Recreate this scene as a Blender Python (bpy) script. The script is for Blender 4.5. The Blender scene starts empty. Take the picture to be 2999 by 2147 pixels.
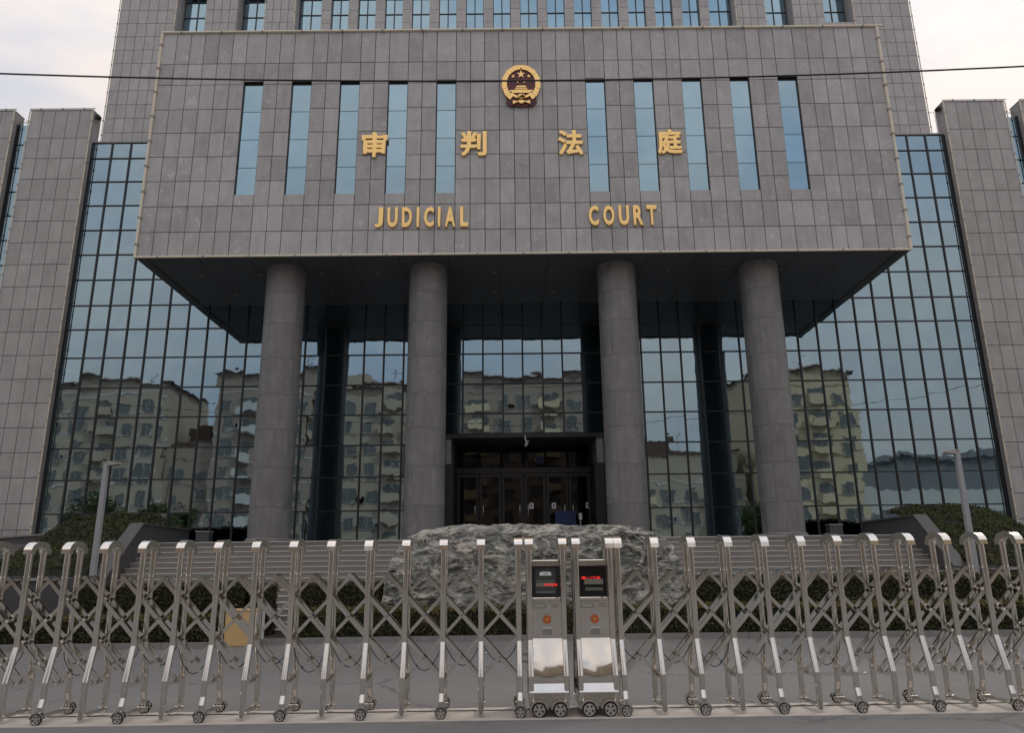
import bpy, bmesh, math, random
from math import sin, cos, pi, radians, sqrt, atan2, tan
from mathutils import Vector, Matrix, noise
random.seed(7)
scene = bpy.context.scene
C = scene.collection

# ------------------------------------------------------------------ camera
F_PX, PITCH, YAW, ROLL = 2217.5, 0.257875, 0.002235, -0.01124
CAMZ = 1.6
fw = Vector((sin(YAW)*cos(PITCH), cos(YAW)*cos(PITCH), sin(PITCH)))
rt0 = Vector((cos(YAW), -sin(YAW), 0)); up0 = rt0.cross(fw)
rt = cos(ROLL)*rt0 + sin(ROLL)*up0; up = -sin(ROLL)*rt0 + cos(ROLL)*up0
cam_data = bpy.data.cameras.new('camera'); cam = bpy.data.objects.new('camera', cam_data); C.objects.link(cam)
M = Matrix((rt, up, -fw)).transposed().to_4x4(); M.translation = (0, 0, CAMZ); cam.matrix_world = M
cam_data.sensor_width = 36; cam_data.lens = F_PX/2999*36; cam_data.clip_start = 0.1; cam_data.clip_end = 2000
scene.camera = cam

def px(x, y, D):
    """photo pixel -> (X, Z) on the vertical plane Y = D"""
    d = rt*((x-1499.5)/F_PX) + up*(-(y-1073.5)/F_PX) + fw
    t = D/d.y
    return d.x*t, CAMZ+d.z*t

# ------------------------------------------------------------------ world, sun, exposure
SUN_EL, SUN_AZ = radians(42), radians(52)      # azimuth from +Y towards +X
w = bpy.data.worlds.new('World'); scene.world = w; w.use_nodes = True
nt = w.node_tree; nt.nodes.clear()
def wn(t, **k):
    n = nt.nodes.new(t)
    for a, b in k.items(): setattr(n, a, b)
    return n
sky = wn('ShaderNodeTexSky', sky_type='NISHITA', sun_disc=False, sun_elevation=SUN_EL, sun_rotation=SUN_AZ,
         air_density=1.3, dust_density=4.0, ozone_density=1.5, altitude=50)
tc = wn('ShaderNodeTexCoord')
mp = wn('ShaderNodeMapping'); mp.inputs['Scale'].default_value = (1.0, 1.0, 2.1)
nz = wn('ShaderNodeTexNoise'); nz.inputs['Scale'].default_value = 1.7; nz.inputs['Detail'].default_value = 6; nz.inputs['Roughness'].default_value = .55
nz.inputs['Distortion'].default_value = .35
rmp = wn('ShaderNodeMapRange'); rmp.inputs['From Min'].default_value = .42; rmp.inputs['From Max'].default_value = .58
rmp.inputs['To Min'].default_value = 0; rmp.inputs['To Max'].default_value = 1
cl = wn('ShaderNodeMix', data_type='RGBA')       # thin grey-blue overcast with cream cloud banks
cl.inputs['A'].default_value = (5.5, 5.85, 6.7, 1); cl.inputs['B'].default_value = (8.2, 7.45, 7.1, 1)
mix = wn('ShaderNodeMix', data_type='RGBA'); mix.inputs['Factor'].default_value = .92
bg = wn('ShaderNodeBackground'); bg.inputs['Strength'].default_value = 0.092
out = wn('ShaderNodeOutputWorld')
L = nt.links.new
L(tc.outputs['Generated'], mp.inputs['Vector']); L(mp.outputs['Vector'], nz.inputs['Vector'])
L(nz.outputs['Fac'], rmp.inputs['Value']); L(rmp.outputs['Result'], cl.inputs['Factor']); 
sx = wn('ShaderNodeSeparateXYZ'); L(tc.outputs['Generated'], sx.inputs['Vector'])      # standard overcast sky: brighter towards the zenith
gr = wn('ShaderNodeMapRange'); gr.inputs['From Min'].default_value = 0; gr.inputs['From Max'].default_value = 1
gr.inputs['To Min'].default_value = .52; gr.inputs['To Max'].default_value = 1.56
L(sx.outputs['Z'], gr.inputs['Value'])
vm = wn('ShaderNodeVectorMath', operation='SCALE'); L(cl.outputs['Result'], vm.inputs[0]); L(gr.outputs['Result'], vm.inputs['Scale']); L(vm.outputs['Vector'], mix.inputs['B'])
L(sky.outputs['Color'], mix.inputs['A']); L(mix.outputs['Result'], bg.inputs['Color']); L(bg.outputs['Background'], out.inputs['Surface'])
sd = bpy.data.lights.new('sun', 'SUN'); sd.energy = 1.0; sd.angle = radians(14); sd.color = (1, .93, .84)
so = bpy.data.objects.new('sun', sd); C.objects.link(so)
sdir = Vector((sin(SUN_AZ)*cos(SUN_EL), cos(SUN_AZ)*cos(SUN_EL), sin(SUN_EL)))
so.rotation_euler = (-sdir).to_track_quat('-Z', 'Y').to_euler(); so.location = (30, 20, 60)
scene.view_settings.view_transform = 'Standard'; scene.view_settings.look = 'None'
scene.view_settings.exposure = 0.3; scene.view_settings.gamma = 1.0
scene.render.engine = 'CYCLES'
scene.cycles.max_bounces = 6; scene.cycles.glossy_bounces = 4; scene.cycles.diffuse_bounces = 3

# ------------------------------------------------------------------ materials
class NT:
    def __init__(s, name):
        s.m = bpy.data.materials.new(name); s.m.use_nodes = True
        s.t = s.m.node_tree; s.b = s.t.nodes['Principled BSDF']
    def n(s, t, ins=None, **k):
        n = s.t.nodes.new(t)
        for a, b in k.items(): setattr(n, a, b)
        for a, b in (ins or {}).items(): s.set(n.inputs[a], b)
        return n
    def set(s, sock, v):
        if hasattr(v, 'links') or hasattr(v, 'is_output'): s.t.links.new(v, sock)
        else: sock.default_value = v
    def math(s, op, a, b=0.0):
        n = s.n('ShaderNodeMath', operation=op); s.set(n.inputs[0], a); s.set(n.inputs[1], b); return n.outputs[0]
    def mixc(s, f, a, b, mode='MIX'):
        n = s.n('ShaderNodeMix', data_type='RGBA', blend_type=mode)
        s.set(n.inputs['Factor'], f); s.set(n.inputs['A'], a); s.set(n.inputs['B'], b); return n.outputs['Result']
    def rng(s, v, a, b, c, d):
        n = s.n('ShaderNodeMapRange'); s.set(n.inputs['Value'], v)
        for k, x in (('From Min', a), ('From Max', b), ('To Min', c), ('To Max', d)): n.inputs[k].default_value = x
        return n.outputs['Result']
    def noise(s, vec, scale, detail=4, rough=.55, dist=0.0):
        n = s.n('ShaderNodeTexNoise', {'Scale': scale, 'Detail': detail, 'Roughness': rough, 'Distortion': dist})
        s.set(n.inputs['Vector'], vec); return n.outputs['Fac']
    def pos(s, scale=(1, 1, 1), rand=0):
        g = s.n('ShaderNodeNewGeometry'); v = g.outputs['Position']
        mpn = s.n('ShaderNodeMapping'); s.set(mpn.inputs['Vector'], v); mpn.inputs['Scale'].default_value = scale
        v = mpn.outputs['Vector']
        if rand:
            a = s.n('ShaderNodeVectorMath', operation='ADD'); s.set(a.inputs[0], v)
            r = s.math('MULTIPLY', s.rand(), rand); s.set(a.inputs[1], r); v = a.outputs[0]
        return v
    def rand(s):
        o = s.n('ShaderNodeObjectInfo').outputs['Random']; i = s.n('ShaderNodeNewGeometry').outputs['Random Per Island']
        return s.math('FRACT', s.math('ADD', o, i))
    def bump(s, h, strength=.3, dist=.02):
        n = s.n('ShaderNodeBump', {'Strength': strength, 'Distance': dist}); s.set(n.inputs['Height'], h)
        s.set(s.b.inputs['Normal'], n.outputs['Normal'])
    def done(s, color=None, rough=None, metal=None, spec=None):
        for k, v in (('Base Color', color), ('Roughness', rough), ('Metallic', metal), ('Specular IOR Level', spec)):
            if v is not None: s.set(s.b.inputs[k], v)
        return s.m

def c4(r, g=None, b=None):
    return (r, r if g is None else g, r if b is None else b, 1)

def stone(name, base, var=.13, streak=.20, pale=.75):
    t = NT(name)
    p = t.pos((1, 1, 1), 37.0)
    pz = t.pos((3.2, 3.2, .35), 53.0)
    blot = t.noise(p, 1.3, 5, .6, .6)
    st = t.noise(pz, 2.0, 4, .6)
    fine = t.noise(t.pos(), 38, 3, .6)
    scr = t.noise(p, 3.1, 6, .72, 1.4)
    f = t.math('ADD', t.math('ADD', t.math('MULTIPLY', t.math('SUBTRACT', t.rand(), .5), var*2), 1.0),
               t.math('ADD', t.math('MULTIPLY', t.math('SUBTRACT', blot, .5), .6), t.math('MULTIPLY', t.math('SUBTRACT', st, .5), streak*2)))
    f = t.math('ADD', f, t.math('MULTIPLY', t.math('SUBTRACT', fine, .5), .22))
    sc = t.n('ShaderNodeVectorMath', operation='SCALE'); sc.inputs[0].default_value = base[:3]; t.set(sc.inputs['Scale'], f)
    smudge = t.math('MULTIPLY', t.rng(scr, .55, .70, 0, pale*1.6), t.rng(blot, .44, .58, 0, 1))
    col = t.mixc(smudge, sc.outputs[0], c4(.60, .58, .565))
    t.bump(fine, .15, .004)
    return t.done(col, t.rng(blot, .3, .7, .42, .62), 0, .45)

def plain(name, col, rough=.5, metal=0, var=.12, scale=6, bump=0, spec=.5):
    t = NT(name); f = t.noise(t.pos(), scale, 5, .6)
    c = t.mixc(f, tuple(x*(1-var) for x in col[:3])+(1,), tuple(min(1, x*(1+var)) for x in col[:3])+(1,))
    if bump: t.bump(f, bump, .01)
    return t.done(c, rough, metal, spec)

def glassmat(name, tint, wav=.5, rough=.015):
    t = NT(name)
    w1 = t.noise(t.pos((1, 1, 1), 91.0), .9, 2, .5, .3)
    w2 = t.noise(t.pos((1, 1, .55), 13.0), 2.6, 1, .5)
    t.bump(t.math('ADD', t.math('MULTIPLY', w1, 1.0), t.math('MULTIPLY', w2, .22)), wav, .012)
    d = t.rng(t.noise(t.pos(), 1.6, 4), .3, .8, .94, 1.04)
    sc = t.n('ShaderNodeVectorMath', operation='SCALE'); sc.inputs[0].default_value = tint[:3]
    t.set(sc.inputs['Scale'], t.math('MULTIPLY', d, t.math('ADD', .94, t.math('MULTIPLY', t.rand(), .12))))
    return t.done(sc.outputs[0], rough, 1.0)

def steelmat(name, col, rough):
    t = NT(name); f = t.noise(t.pos((1, 1, .2)), 30, 4, .6)
    g = t.noise(t.pos(), 5, 4, .6)
    c = t.mixc(t.rng(g, .3, .75, 0, .5), c4(*col), c4(*[x*.72 for x in col]))
    return t.done(c, t.rng(f, .2, .8, rough*.6, rough*1.7), 1.0)

def leafmat(name, a, b):
    t = NT(name)
    c = t.mixc(t.rand(), c4(*a), c4(*b))
    t.b.inputs['Specular IOR Level'].default_value = .25
    return t.done(c, .6)

MT = {}
MT['stone'] = stone('grey_granite', c4(.412, .402, .402))
MT['pier'] = stone('grey_granite_pier', c4(.40, .388, .38), .07, .18, .25)
MT['tower'] = stone('grey_granite_tower', c4(.44, .425, .42), .06, .15, .12)
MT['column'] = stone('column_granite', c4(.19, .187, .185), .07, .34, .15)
MT['joint'] = plain('dark_joint', c4(.016), .9)
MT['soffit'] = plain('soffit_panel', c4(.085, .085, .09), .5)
MT['glass'] = glassmat('tinted_glass', (.29, .395, .455), .26)
MT['glass_flat'] = glassmat('tinted_glass_flat', (.265, .395, .48), .09)
MT['glass_dark'] = glassmat('door_glass', (.032, .034, .035), .2)
MT['mull'] = plain('dark_mullion', c4(.022, .024, .028), .4)
MT['beige'] = plain('beige_tube', c4(.74, .67, .52), .5)
MT['darkmetal'] = plain('dark_metal', c4(.02, .02, .022), .4)
MT['steel'] = steelmat('stainless_steel', (.76, .73, .68), .09)
MT['steel_dull'] = steelmat('dull_steel', (.6, .575, .53), .22)
MT['rim'] = steelmat('bright_rim', (.85, .83, .80), .25)
MT['bolt'] = plain('worn_bolt', c4(.2, .19, .175), .8)
MT['gold'] = plain('gold_paint', c4(.98, .66, .27), .42, .85, .06)
MT['red'] = plain('maroon_paint', c4(.10, .012, .022), .4)
MT['terrace'] = plain('terrace_stone', c4(.16, .155, .15), .6, 0, .15)
MT['step'] = plain('step_granite', c4(.21, .20, .19), .62, 0, .22, 4)
MT['nosing'] = plain('step_edge', c4(.46, .44, .40), .6)
MT['cheek'] = plain('dark_granite_wall', c4(.075, .074, .074), .5, 0, .15, 3)
MT['coping'] = plain('light_coping', c4(.36, .34, .32), .6)
MT['kerb'] = plain('kerb_stone', c4(.20, .195, .185), .8, 0, .2, 8)
MT['soil'] = plain('soil', c4(.035, .028, .02), .95)
MT['hedgecore'] = plain('hedge_core', c4(.012, .013, .007), .95)
MT['leaf'] = leafmat('hedge_leaf', (.034, .040, .015), (.075, .078, .032))
MT['leaf_tip'] = leafmat('hedge_new_leaf', (.11, .095, .022), (.18, .15, .04))
MT['lawn'] = leafmat('mound_leaf', (.040, .055, .016), (.075, .095, .028))
MT['leaf_dry'] = leafmat('dry_leaf', (.13, .09, .045), (.22, .15, .06))
MT['pole'] = plain('grey_pole_paint', c4(.34, .35, .37), .45, 0, .05)
MT['white'] = plain('white_plastic', c4(.75, .75, .74), .4)
MT['black'] = plain('black_rubber', c4(.012), .6)
MT['cable'] = plain('black_cable', c4(.012), .6)
MT['yellow'] = plain('tan_board', c4(.62, .42, .19), .7, 0, .08)
MT['concrete'] = plain('pale_concrete', c4(.46, .42, .38), .8, 0, .16, 7, .2)
MT['screen'] = plain('black_screen', c4(.008), .08)
MT['screen_grey'] = plain('screen_grey', c4(.055, .065, .06), .08)
MT['band_pale'] = plain('band_pale', c4(.22, .20, .17), .3); MT['band_grey'] = plain('band_grey', c4(.13, .14, .13), .3)
MT['frame_paint'] = plain('dark_label_frame', c4(.03), .5)
MT['print'] = plain('grey_print', c4(.09, .09, .09), .6)
MT['print_pale'] = plain('pale_print', c4(.62, .6, .57), .5)
MT['blue'] = plain('blue_board', c4(.012, .03, .12), .5)
MT['brown_wood'] = plain('red_brown_curtain', c4(.12, .045, .03), .7)
MT['interior'] = plain('dark_interior', c4(.03, .028, .025), .8)
t = NT('led_red'); t.set(t.b.inputs['Emission Color'], c4(1, .03, .02)); t.set(t.b.inputs['Emission Strength'], 1.0); MT['led'] = t.done(c4(.3, .01, .01), .4)
t = NT('amber_reflector'); c = t.mixc(t.noise(t.pos(), 60, 2), c4(.42, .07, .02), c4(.6, .16, .04)); MT['amber'] = t.done(c, .2)
t = NT('lamp_lens'); MT['lens'] = t.done(c4(.25, .24, .22), .3)

def asphalt(name, base):
    t = NT(name); p = t.pos()
    big = t.noise(p, .35, 5, .6); mid = t.noise(p, 2.2, 5, .65); fin = t.noise(p, 90, 3, .7)
    f = t.math('ADD', t.math('ADD', .55, t.math('MULTIPLY', big, .45)), t.math('ADD', t.math('MULTIPLY', mid, .25), t.math('MULTIPLY', fin, .22)))
    sc = t.n('ShaderNodeVectorMath', operation='SCALE'); sc.inputs[0].default_value = base; t.set(sc.inputs['Scale'], f)
    wv = t.n('ShaderNodeVectorMath', operation='ADD'); t.set(wv.inputs[0], t.pos((.3, .3, .3)))
    dn = t.n('ShaderNodeTexNoise', {'Scale': 1.2, 'Detail': 6, 'Roughness': .7}); t.set(dn.inputs['Vector'], p)
    ds = t.n('ShaderNodeVectorMath', operation='SCALE'); t.set(ds.inputs[0], dn.outputs['Color']); ds.inputs['Scale'].default_value = .35
    t.set(wv.inputs[1], ds.outputs[0])
    vo = t.n('ShaderNodeTexVoronoi', {'Scale': 1.0}, feature='DISTANCE_TO_EDGE'); t.set(vo.inputs['Vector'], wv.outputs[0])
    crack = t.math('MULTIPLY', t.rng(vo.outputs['Distance'], .0, .016, 1, 0), t.rng(big, .44, .56, 0, .55))
    col = t.mixc(crack, sc.outputs[0], c4(.035))
    spk = t.rng(t.noise(p, 14, 2, .5), .70, .76, 0, .35)
    col = t.mixc(spk, col, c4(.30, .285, .26))
    t.bump(fin, .25, .006)
    return t.done(col, .88, 0, .3)
MT['asphalt'] = asphalt('asphalt', (.165, .163, .161))

# ------------------------------------------------------------------ mesh helpers
class MB:
    def __init__(s): s.v = []; s.f = []; s.mi = []; s.sm = []
    def add(s, vs, fs, mi=0, smooth=False):
        o = len(s.v); s.v += [tuple(v) for v in vs]
        for f in fs: s.f.append(tuple(i+o for i in f)); s.mi.append(mi); s.sm.append(smooth)
    def box(s, x0, x1, y0, y1, z0, z1, mi=0):
        s.add([(x0,y0,z0),(x1,y0,z0),(x1,y1,z0),(x0,y1,z0),(x0,y0,z1),(x1,y0,z1),(x1,y1,z1),(x0,y1,z1)],
              [(0,3,2,1),(4,5,6,7),(0,1,5,4),(1,2,6,5),(2,3,7,6),(3,0,4,7)], mi)
    def cham(s, x0, x1, y0, y1, z0, z1, b, mi=0):
        """box with a chamfer round the front (-Y) face"""
        vs = [(x0+b,y0,z0+b),(x1-b,y0,z0+b),(x1-b,y0,z1-b),(x0+b,y0,z1-b),
              (x0,y0+b,z0),(x1,y0+b,z0),(x1,y0+b,z1),(x0,y0+b,z1),(x0,y1,z0),(x1,y1,z0),(x1,y1,z1),(x0,y1,z1)]
        fs = [(0,1,2,3),(4,5,1,0),(5,6,2,1),(6,7,3,2),(7,4,0,3),(8,9,5,4),(9,10,6,5),(10,11,7,6),(11,8,4,7),(8,11,10,9)]
        s.add(vs, fs, mi)
    def tube(s, pts, r, n=8, mi=0, cap=True, smooth=True):
        rings = []; pts = [Vector(p) for p in pts]
        for i, p in enumerate(pts):
            d = (pts[min(i+1, len(pts)-1)]-pts[max(i-1, 0)]).normalized()
            a = d.orthogonal().normalized() if i == 0 else (a-d*a.dot(d)).normalized()
            b = d.cross(a); rr = r[i] if isinstance(r, (list, tuple)) else r
            rings.append([p+(a*cos(2*pi*k/n)+b*sin(2*pi*k/n))*rr for k in range(n)])
        vs = [v for rg in rings for v in rg]
        fs = [(i*n+k, i*n+(k+1) % n, (i+1)*n+(k+1) % n, (i+1)*n+k) for i in range(len(pts)-1) for k in range(n)]
        s.add(vs, fs, mi, smooth)
        if cap:
            s.add(rings[0], [tuple(range(n))[::-1]], mi); s.add(rings[-1], [tuple(range(n))], mi)
    def prism(s, poly, a0, a1, axis='y', mi=0):
        """polygon extruded; axis y: poly in (x,z); axis x: poly in (y,z)"""
        n = len(poly)
        P = (lambda p, a: (p[0], a, p[1])) if axis == 'y' else (lambda p, a: (a, p[0], p[1]))
        vs = [P(p, a0) for p in poly]+[P(p, a1) for p in poly]
        fs = [tuple(range(n)), tuple(range(2*n-1, n-1, -1))]+[(i, i+n, (i+1) % n+n, (i+1) % n) for i in range(n)]
        s.add(vs, fs, mi)
    def sweep(s, path, hx, hn, mi=0, rnd=.3):
        """rounded tube swept along a path in the YZ plane (mitred, sharp at the bends); hx half width in X, hn half width in plane"""
        n = 16; prof = []
        for k in range(n):
            a = 2*pi*(k+.5)/n; ca, sa = cos(a), sin(a)
            prof.append((hx*abs(ca)**rnd*(1 if ca > 0 else -1), hn*abs(sa)**rnd*(1 if sa > 0 else -1)))
        rings = []
        for i, p in enumerate(path):
            p = Vector(p)
            d0 = (p-Vector(path[i-1])).normalized() if i else None
            d1 = (Vector(path[i+1])-p).normalized() if i < len(path)-1 else None
            d0 = d0 or d1; d1 = d1 or d0
            n0 = Vector((-d0.y, d0.x)); n1 = Vector((-d1.y, d1.x)); m = (n0+n1).normalized(); k = 1/max(.3, m.dot(n0))
            rings.append([(a, p.x+m.x*b*k, p.y+m.y*b*k) for a, b in prof])
        for i in range(len(rings)-1):
            s.add(rings[i]+rings[i+1], [(k, (k+1) % n, n+(k+1) % n, n+k) for k in range(n)], mi, True)
        s.add(rings[0], [tuple(range(n))], mi); s.add(rings[-1], [tuple(range(n))[::-1]], mi)
    def disc(s, c, r, y0, y1, n=20, mi=0):
        s.prism([(c[0]+r*cos(2*pi*k/n), c[1]+r*sin(2*pi*k/n)) for k in range(n)], y0, y1, 'y', mi)
    def mesh(s, name, mats, fix=True):
        me = bpy.data.meshes.new(name); me.from_pydata(s.v, [], s.f)
        for m in mats: me.materials.append(MT[m] if isinstance(m, str) else m)
        me.polygons.foreach_set('material_index', s.mi); me.polygons.foreach_set('use_smooth', s.sm)
        if fix:
            bm = bmesh.new(); bm.from_mesh(me); bmesh.ops.recalc_face_normals(bm, faces=bm.faces); bm.to_mesh(me); bm.free()
        me.update(); return me

def add(name, me, parent=None, loc=(0, 0, 0), rot=None, scale=None, mats=None, **props):
    if isinstance(me, MB): me = me.mesh(name, mats if isinstance(mats, (list, tuple)) else [mats])
    o = bpy.data.objects.new(name, me); C.objects.link(o); o.parent = parent; o.location = loc
    if rot: o.rotation_euler = rot
    if scale: o.scale = scale
    for k, v in props.items(): o[k] = v
    return o
def thing(name, label, category, loc=(0, 0, 0), rotz=0, group=None):
    o = bpy.data.objects.new(name, None); C.objects.link(o); o.location = loc; o.rotation_euler = (0, 0, rotz)
    o.empty_display_size = .2
    o['label'] = label; o['category'] = category
    if group: o['group'] = group
    return o
def box(name, parent, x0, x1, y0, y1, z0, z1, m, **k):
    mb = MB(); mb.box(x0, x1, y0, y1, z0, z1); return add(name, mb, parent, mats=m, **k)
_cache = {}
def panel_mesh(name, w, h, d, m, b=.006):
    """slab centred on its face: front at y=0, thickness d behind; shared between equal sizes"""
    k = (name, round(w, 3), round(h, 3), round(d, 3), m)
    if k not in _cache:
        mb = MB(); mb.cham(-w/2, w/2, 0, d, -h/2, h/2, b); _cache[k] = mb.mesh(name, [m])
    return _cache[k]
def slab(name, parent, x0, x1, yf, z0, z1, d, m, gap=.006, b=.006, tilt=0.0, jit=0.0):
    me = panel_mesh(name, x1-x0-2*gap, z1-z0-2*gap, d, m, b)
    o = add(name, me, parent, ((x0+x1)/2, yf+random.uniform(-jit, jit), (z0+z1)/2))
    if tilt: o.rotation_euler = (random.gauss(0, tilt), 0, random.gauss(0, tilt))
    return o

# ================================================================== SETTING
g = MB(); g.add([(-500, -500, 0), (500, -500, 0), (500, 500, 0), (-500, 500, 0)], [(0, 1, 2, 3)])
add('ground', g, mats='asphalt', kind='structure', label='grey asphalt ground of the street and forecourt', category='ground')

GYAW = .018                                   # the gate line is turned slightly to the building
def gate_y(x): return 9.22+GYAW*x
# pale concrete strip with a steel guide rail under the gate
def strip(name, ya, yb, z0, z1, m, lab, cat, x0=-30, x1=30):
    mb = MB(); vs = []
    for x in (x0, x1):
        for y in (ya, yb):
            for z in (z0, z1): vs.append((x, gate_y(x)+y, z))
    mb.add(vs, [(0, 1, 3, 2), (4, 6, 7, 5), (0, 4, 5, 1), (2, 3, 7, 6), (1, 5, 7, 3), (0, 2, 6, 4)])
    return add(name, mb, mats=m, kind='structure', label=lab, category=cat)
strip('concrete_strip', -.42, .12, -.05, .004, 'concrete', 'pale concrete strip running under the gate wheels', 'paving')
strip('guide_channel', .12, .20, -.05, .002, 'darkmetal', 'dark guide channel sunk in the concrete under the gate', 'rail')
strip('concrete_strip', .20, .34, -.05, .004, 'concrete', 'narrow pale concrete strip behind the guide channel', 'paving')

FLOOR = 2.40
STX0, STX1 = -11.0, 12.0
# terrace and flight of steps
mb = MB(); mb.box(STX0-8, STX1+8, 23.6, 33, 0, FLOOR)
add('terrace', mb, mats='terrace', kind='structure', label='dark stone terrace in front of the court entrance', category='terrace')
stairs = thing('entrance_steps', 'wide flight of grey granite steps up to the court terrace', 'steps'); stairs['kind'] = 'structure'
NST = 15
for i in range(NST):
    z1 = FLOOR-.15*(i+1); y0 = 23.6-.27*(i+1)
    mb = MB(); mb.box(STX0, STX1, y0, y0+.27+.001*i, 0, z1-.03); mb.cham(STX0+.002, STX1-.002, y0-.018, y0+.27, z1-.03, z1, .006, 1)
    add('step', mb, stairs, mats=['step', 'nosing'])
mb = MB(); mb.cham(STX0+.002, STX1-.002, 23.6-.02, 23.9, FLOOR-.03, FLOOR+.003, .006); add('step', mb, stairs, mats='nosing')

# ================================================================== COURT BUILDING
CX, BW, D1, ZB, ZT = .495, 13.426, 24.39, 12.08, 21.17
D2 = 29.5
court = thing('court_building', 'grey granite courthouse with projecting upper block over a columned glass entrance', 'courthouse', (CX, 29, 0))
court.location = (0, 0, 0)

# ---- projecting block
nW = .72; nn = (2*BW-10*nW)/37
colx = [CX-BW]; kinds = []
patt = ['n']*6+['W', 'n', 'n']*4+['W']+['n']*9+['W', 'n', 'n']*4+['W']+['n']*6
for k in patt: kinds.append(k); colx.append(colx[-1]+(nW if k == 'W' else nn))
rowz = [ZT, 19.83, 18.93, 17.90, 16.93, 15.96, 14.985, 14.005, 13.022, ZB]
WZ0, WZ1 = 14.44, 19.05
body = MB()                                 # carcass behind the cladding, open where the windows are
yb = D1+.05
body.box(CX-BW+.01, CX+BW-.01, D1+.62, D1+9, ZB+.05, ZT-.02)
xs = colx[:]; xw = [i for i, k in enumerate(kinds) if k == 'W']
body.box(CX-BW+.01, CX+BW-.01, yb, D1+.62, ZB+.05, WZ0-.002); body.box(CX-BW+.01, CX+BW-.01, yb, D1+.62, WZ1+.002, ZT-.02)
edges = [CX-BW+.01]+[e for i in xw for e in (colx[i]+.004, colx[i+1]-.004)]+[CX+BW-.01]
for a, b in zip(edges[0::2], edges[1::2]): body.box(a, b, yb, D1+.62, WZ0-.002, WZ1+.002)
portal = add('projecting_block', body, court, mats=['joint'])
# side and top skins
mb = MB()
mb.box(CX-BW-.0, CX-BW+.009, D1+.03, D1+9, ZB+.05, ZT); mb.box(CX+BW-.009, CX+BW, D1+.03, D1+9, ZB+.05, ZT); mb.box(CX-BW, CX+BW, D1+.03, D1+9, ZT-.018, ZT+.04)
add('side_cladding', mb, portal, mats='stone')
pans = []
for i, k in enumerate(kinds):
    for r in range(9):
        za, zb_ = rowz[r+1], rowz[r]
        if k == 'W':
            if r == 1: za = WZ1
            elif 2 <= r <= 5: continue
            elif r == 6: zb_ = WZ0; 
        pans.append((colx[i], colx[i+1], za, zb_))
area = lambda p: (p[1]-p[0])*(p[3]-p[2])/((p[3]+p[2])/2-1.6+40)
pans.sort(key=area, reverse=True)
for p in pans[:300]: slab('stone_panel', portal, p[0], p[1], D1, p[2], p[3], .045, 'stone', .0105, .005, jit=.003)
mb = MB()
for p in pans[300:]: mb.cham(p[0]+.0105, p[1]-.0105, D1, D1+.045, p[2]+.0105, p[3]-.0105, .005)
if mb.v: add('smaller_stone_panels', mb, portal, mats='stone', kind='stuff')
# window slots
for i in xw:
    xa, xb = colx[i]+.004, colx[i+1]-.004
    wdw = box('window', portal, xa+.001, xb-.001, D1+.135, D1+.19, WZ0, WZ1, 'mull')
    mb = MB()
    mb.box(xa, xa+.009, D1+.05, D1+.134, WZ0, WZ1); mb.box(xb-.009, xb, D1+.05, D1+.134, WZ0, WZ1)
    add('reveal', mb, wdw, mats='cheek')
    add('sill', (lambda m_: (m_.box(xa+.02, xb-.02, D1+.03, D1+.134, WZ0, WZ0+.012), m_)[1])(MB()), wdw, mats='stone')
    zc = [WZ0+.03, 15.556, 16.69, 17.835, WZ1-.10]
    for a, b in zip(zc, zc[1:]): slab('pane', wdw, xa+.01, xb-.01, D1+.11, a, b, .02, 'glass_flat', .010, .002, tilt=.0012)
# soffit under the block
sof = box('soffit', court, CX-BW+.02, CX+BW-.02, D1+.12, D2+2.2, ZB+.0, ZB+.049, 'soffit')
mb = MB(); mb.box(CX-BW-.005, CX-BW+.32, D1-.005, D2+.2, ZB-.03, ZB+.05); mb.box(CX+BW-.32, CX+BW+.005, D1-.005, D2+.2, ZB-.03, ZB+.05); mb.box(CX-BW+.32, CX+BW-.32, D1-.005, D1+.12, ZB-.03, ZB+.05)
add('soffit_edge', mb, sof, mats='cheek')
for k in range(1, 30):
    x = CX-BW+.32+k*(2*BW-.64)/30
    if k % 2 == 0: box('soffit_joint', sof, x-.006, x+.006, D1+.2, D2, ZB-.004, ZB+.01, 'joint')
lm = MB(); lm.tube([(0, 0, 0), (0, 0, -.02)], .10, 14); lm.tube([(0, 0, -.021), (0, 0, -.024)], .075, 14, 1); lme = lm.mesh('downlight', ['soffit', 'lens'])
for yy, xs_ in ((26.0, (592, 764, 944, 1108, 1448, 1616, 1957, 2126, 2290)), (28.1, (690, 850, 972, 1450, 1620, 1920, 2090, 2250))):
    for sx in xs_:
        X, _ = px(sx, 800 if yy < 27 else 853, yy); add('downlight', lme, sof, (X, yy, ZB-.001))
# beige lighting tubes along the edges of the block
def tube_run(parent, a, b, r=.048, every=.98, clampdir=None):
    mb = MB(); a = Vector(a); b = Vector(b); mb.tube([a, b], r, 8)
    n = max(1, int((b-a).length/every))
    d = (b-a).normalized()
    for k in range(n):
        p = a+(b-a)*((k+.5)/n); mb.tube([p-d*.03, p+d*.03], r*1.5, 8, 1)
        if clampdir: mb.tube([p, p+Vector(clampdir)*.09], r*.45, 6, 1)
    return add('lighting_tube', mb, parent, mats=['beige', 'coping'])
tube_run(court, (CX-BW-.03, D1-.03, ZB-.02), (CX-BW-.03, D1-.03, ZT-.02), clampdir=(1, 0, 0))
tube_run(court, (CX+BW+.03, D1-.03, ZB-.02), (CX+BW+.03, D1-.03, ZT-.02), clampdir=(-1, 0, 0))
tube_run(court, (CX-BW-.05, D1-.035, ZT+.02), (CX+BW+.25, D1-.035, ZT+.02), .042, 1.5)
tube_run(court, (CX-BW-.03, D1-.03, ZB+.0), (CX+BW+.03, D1-.03, ZB+.0), .04, 1.5)

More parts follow.
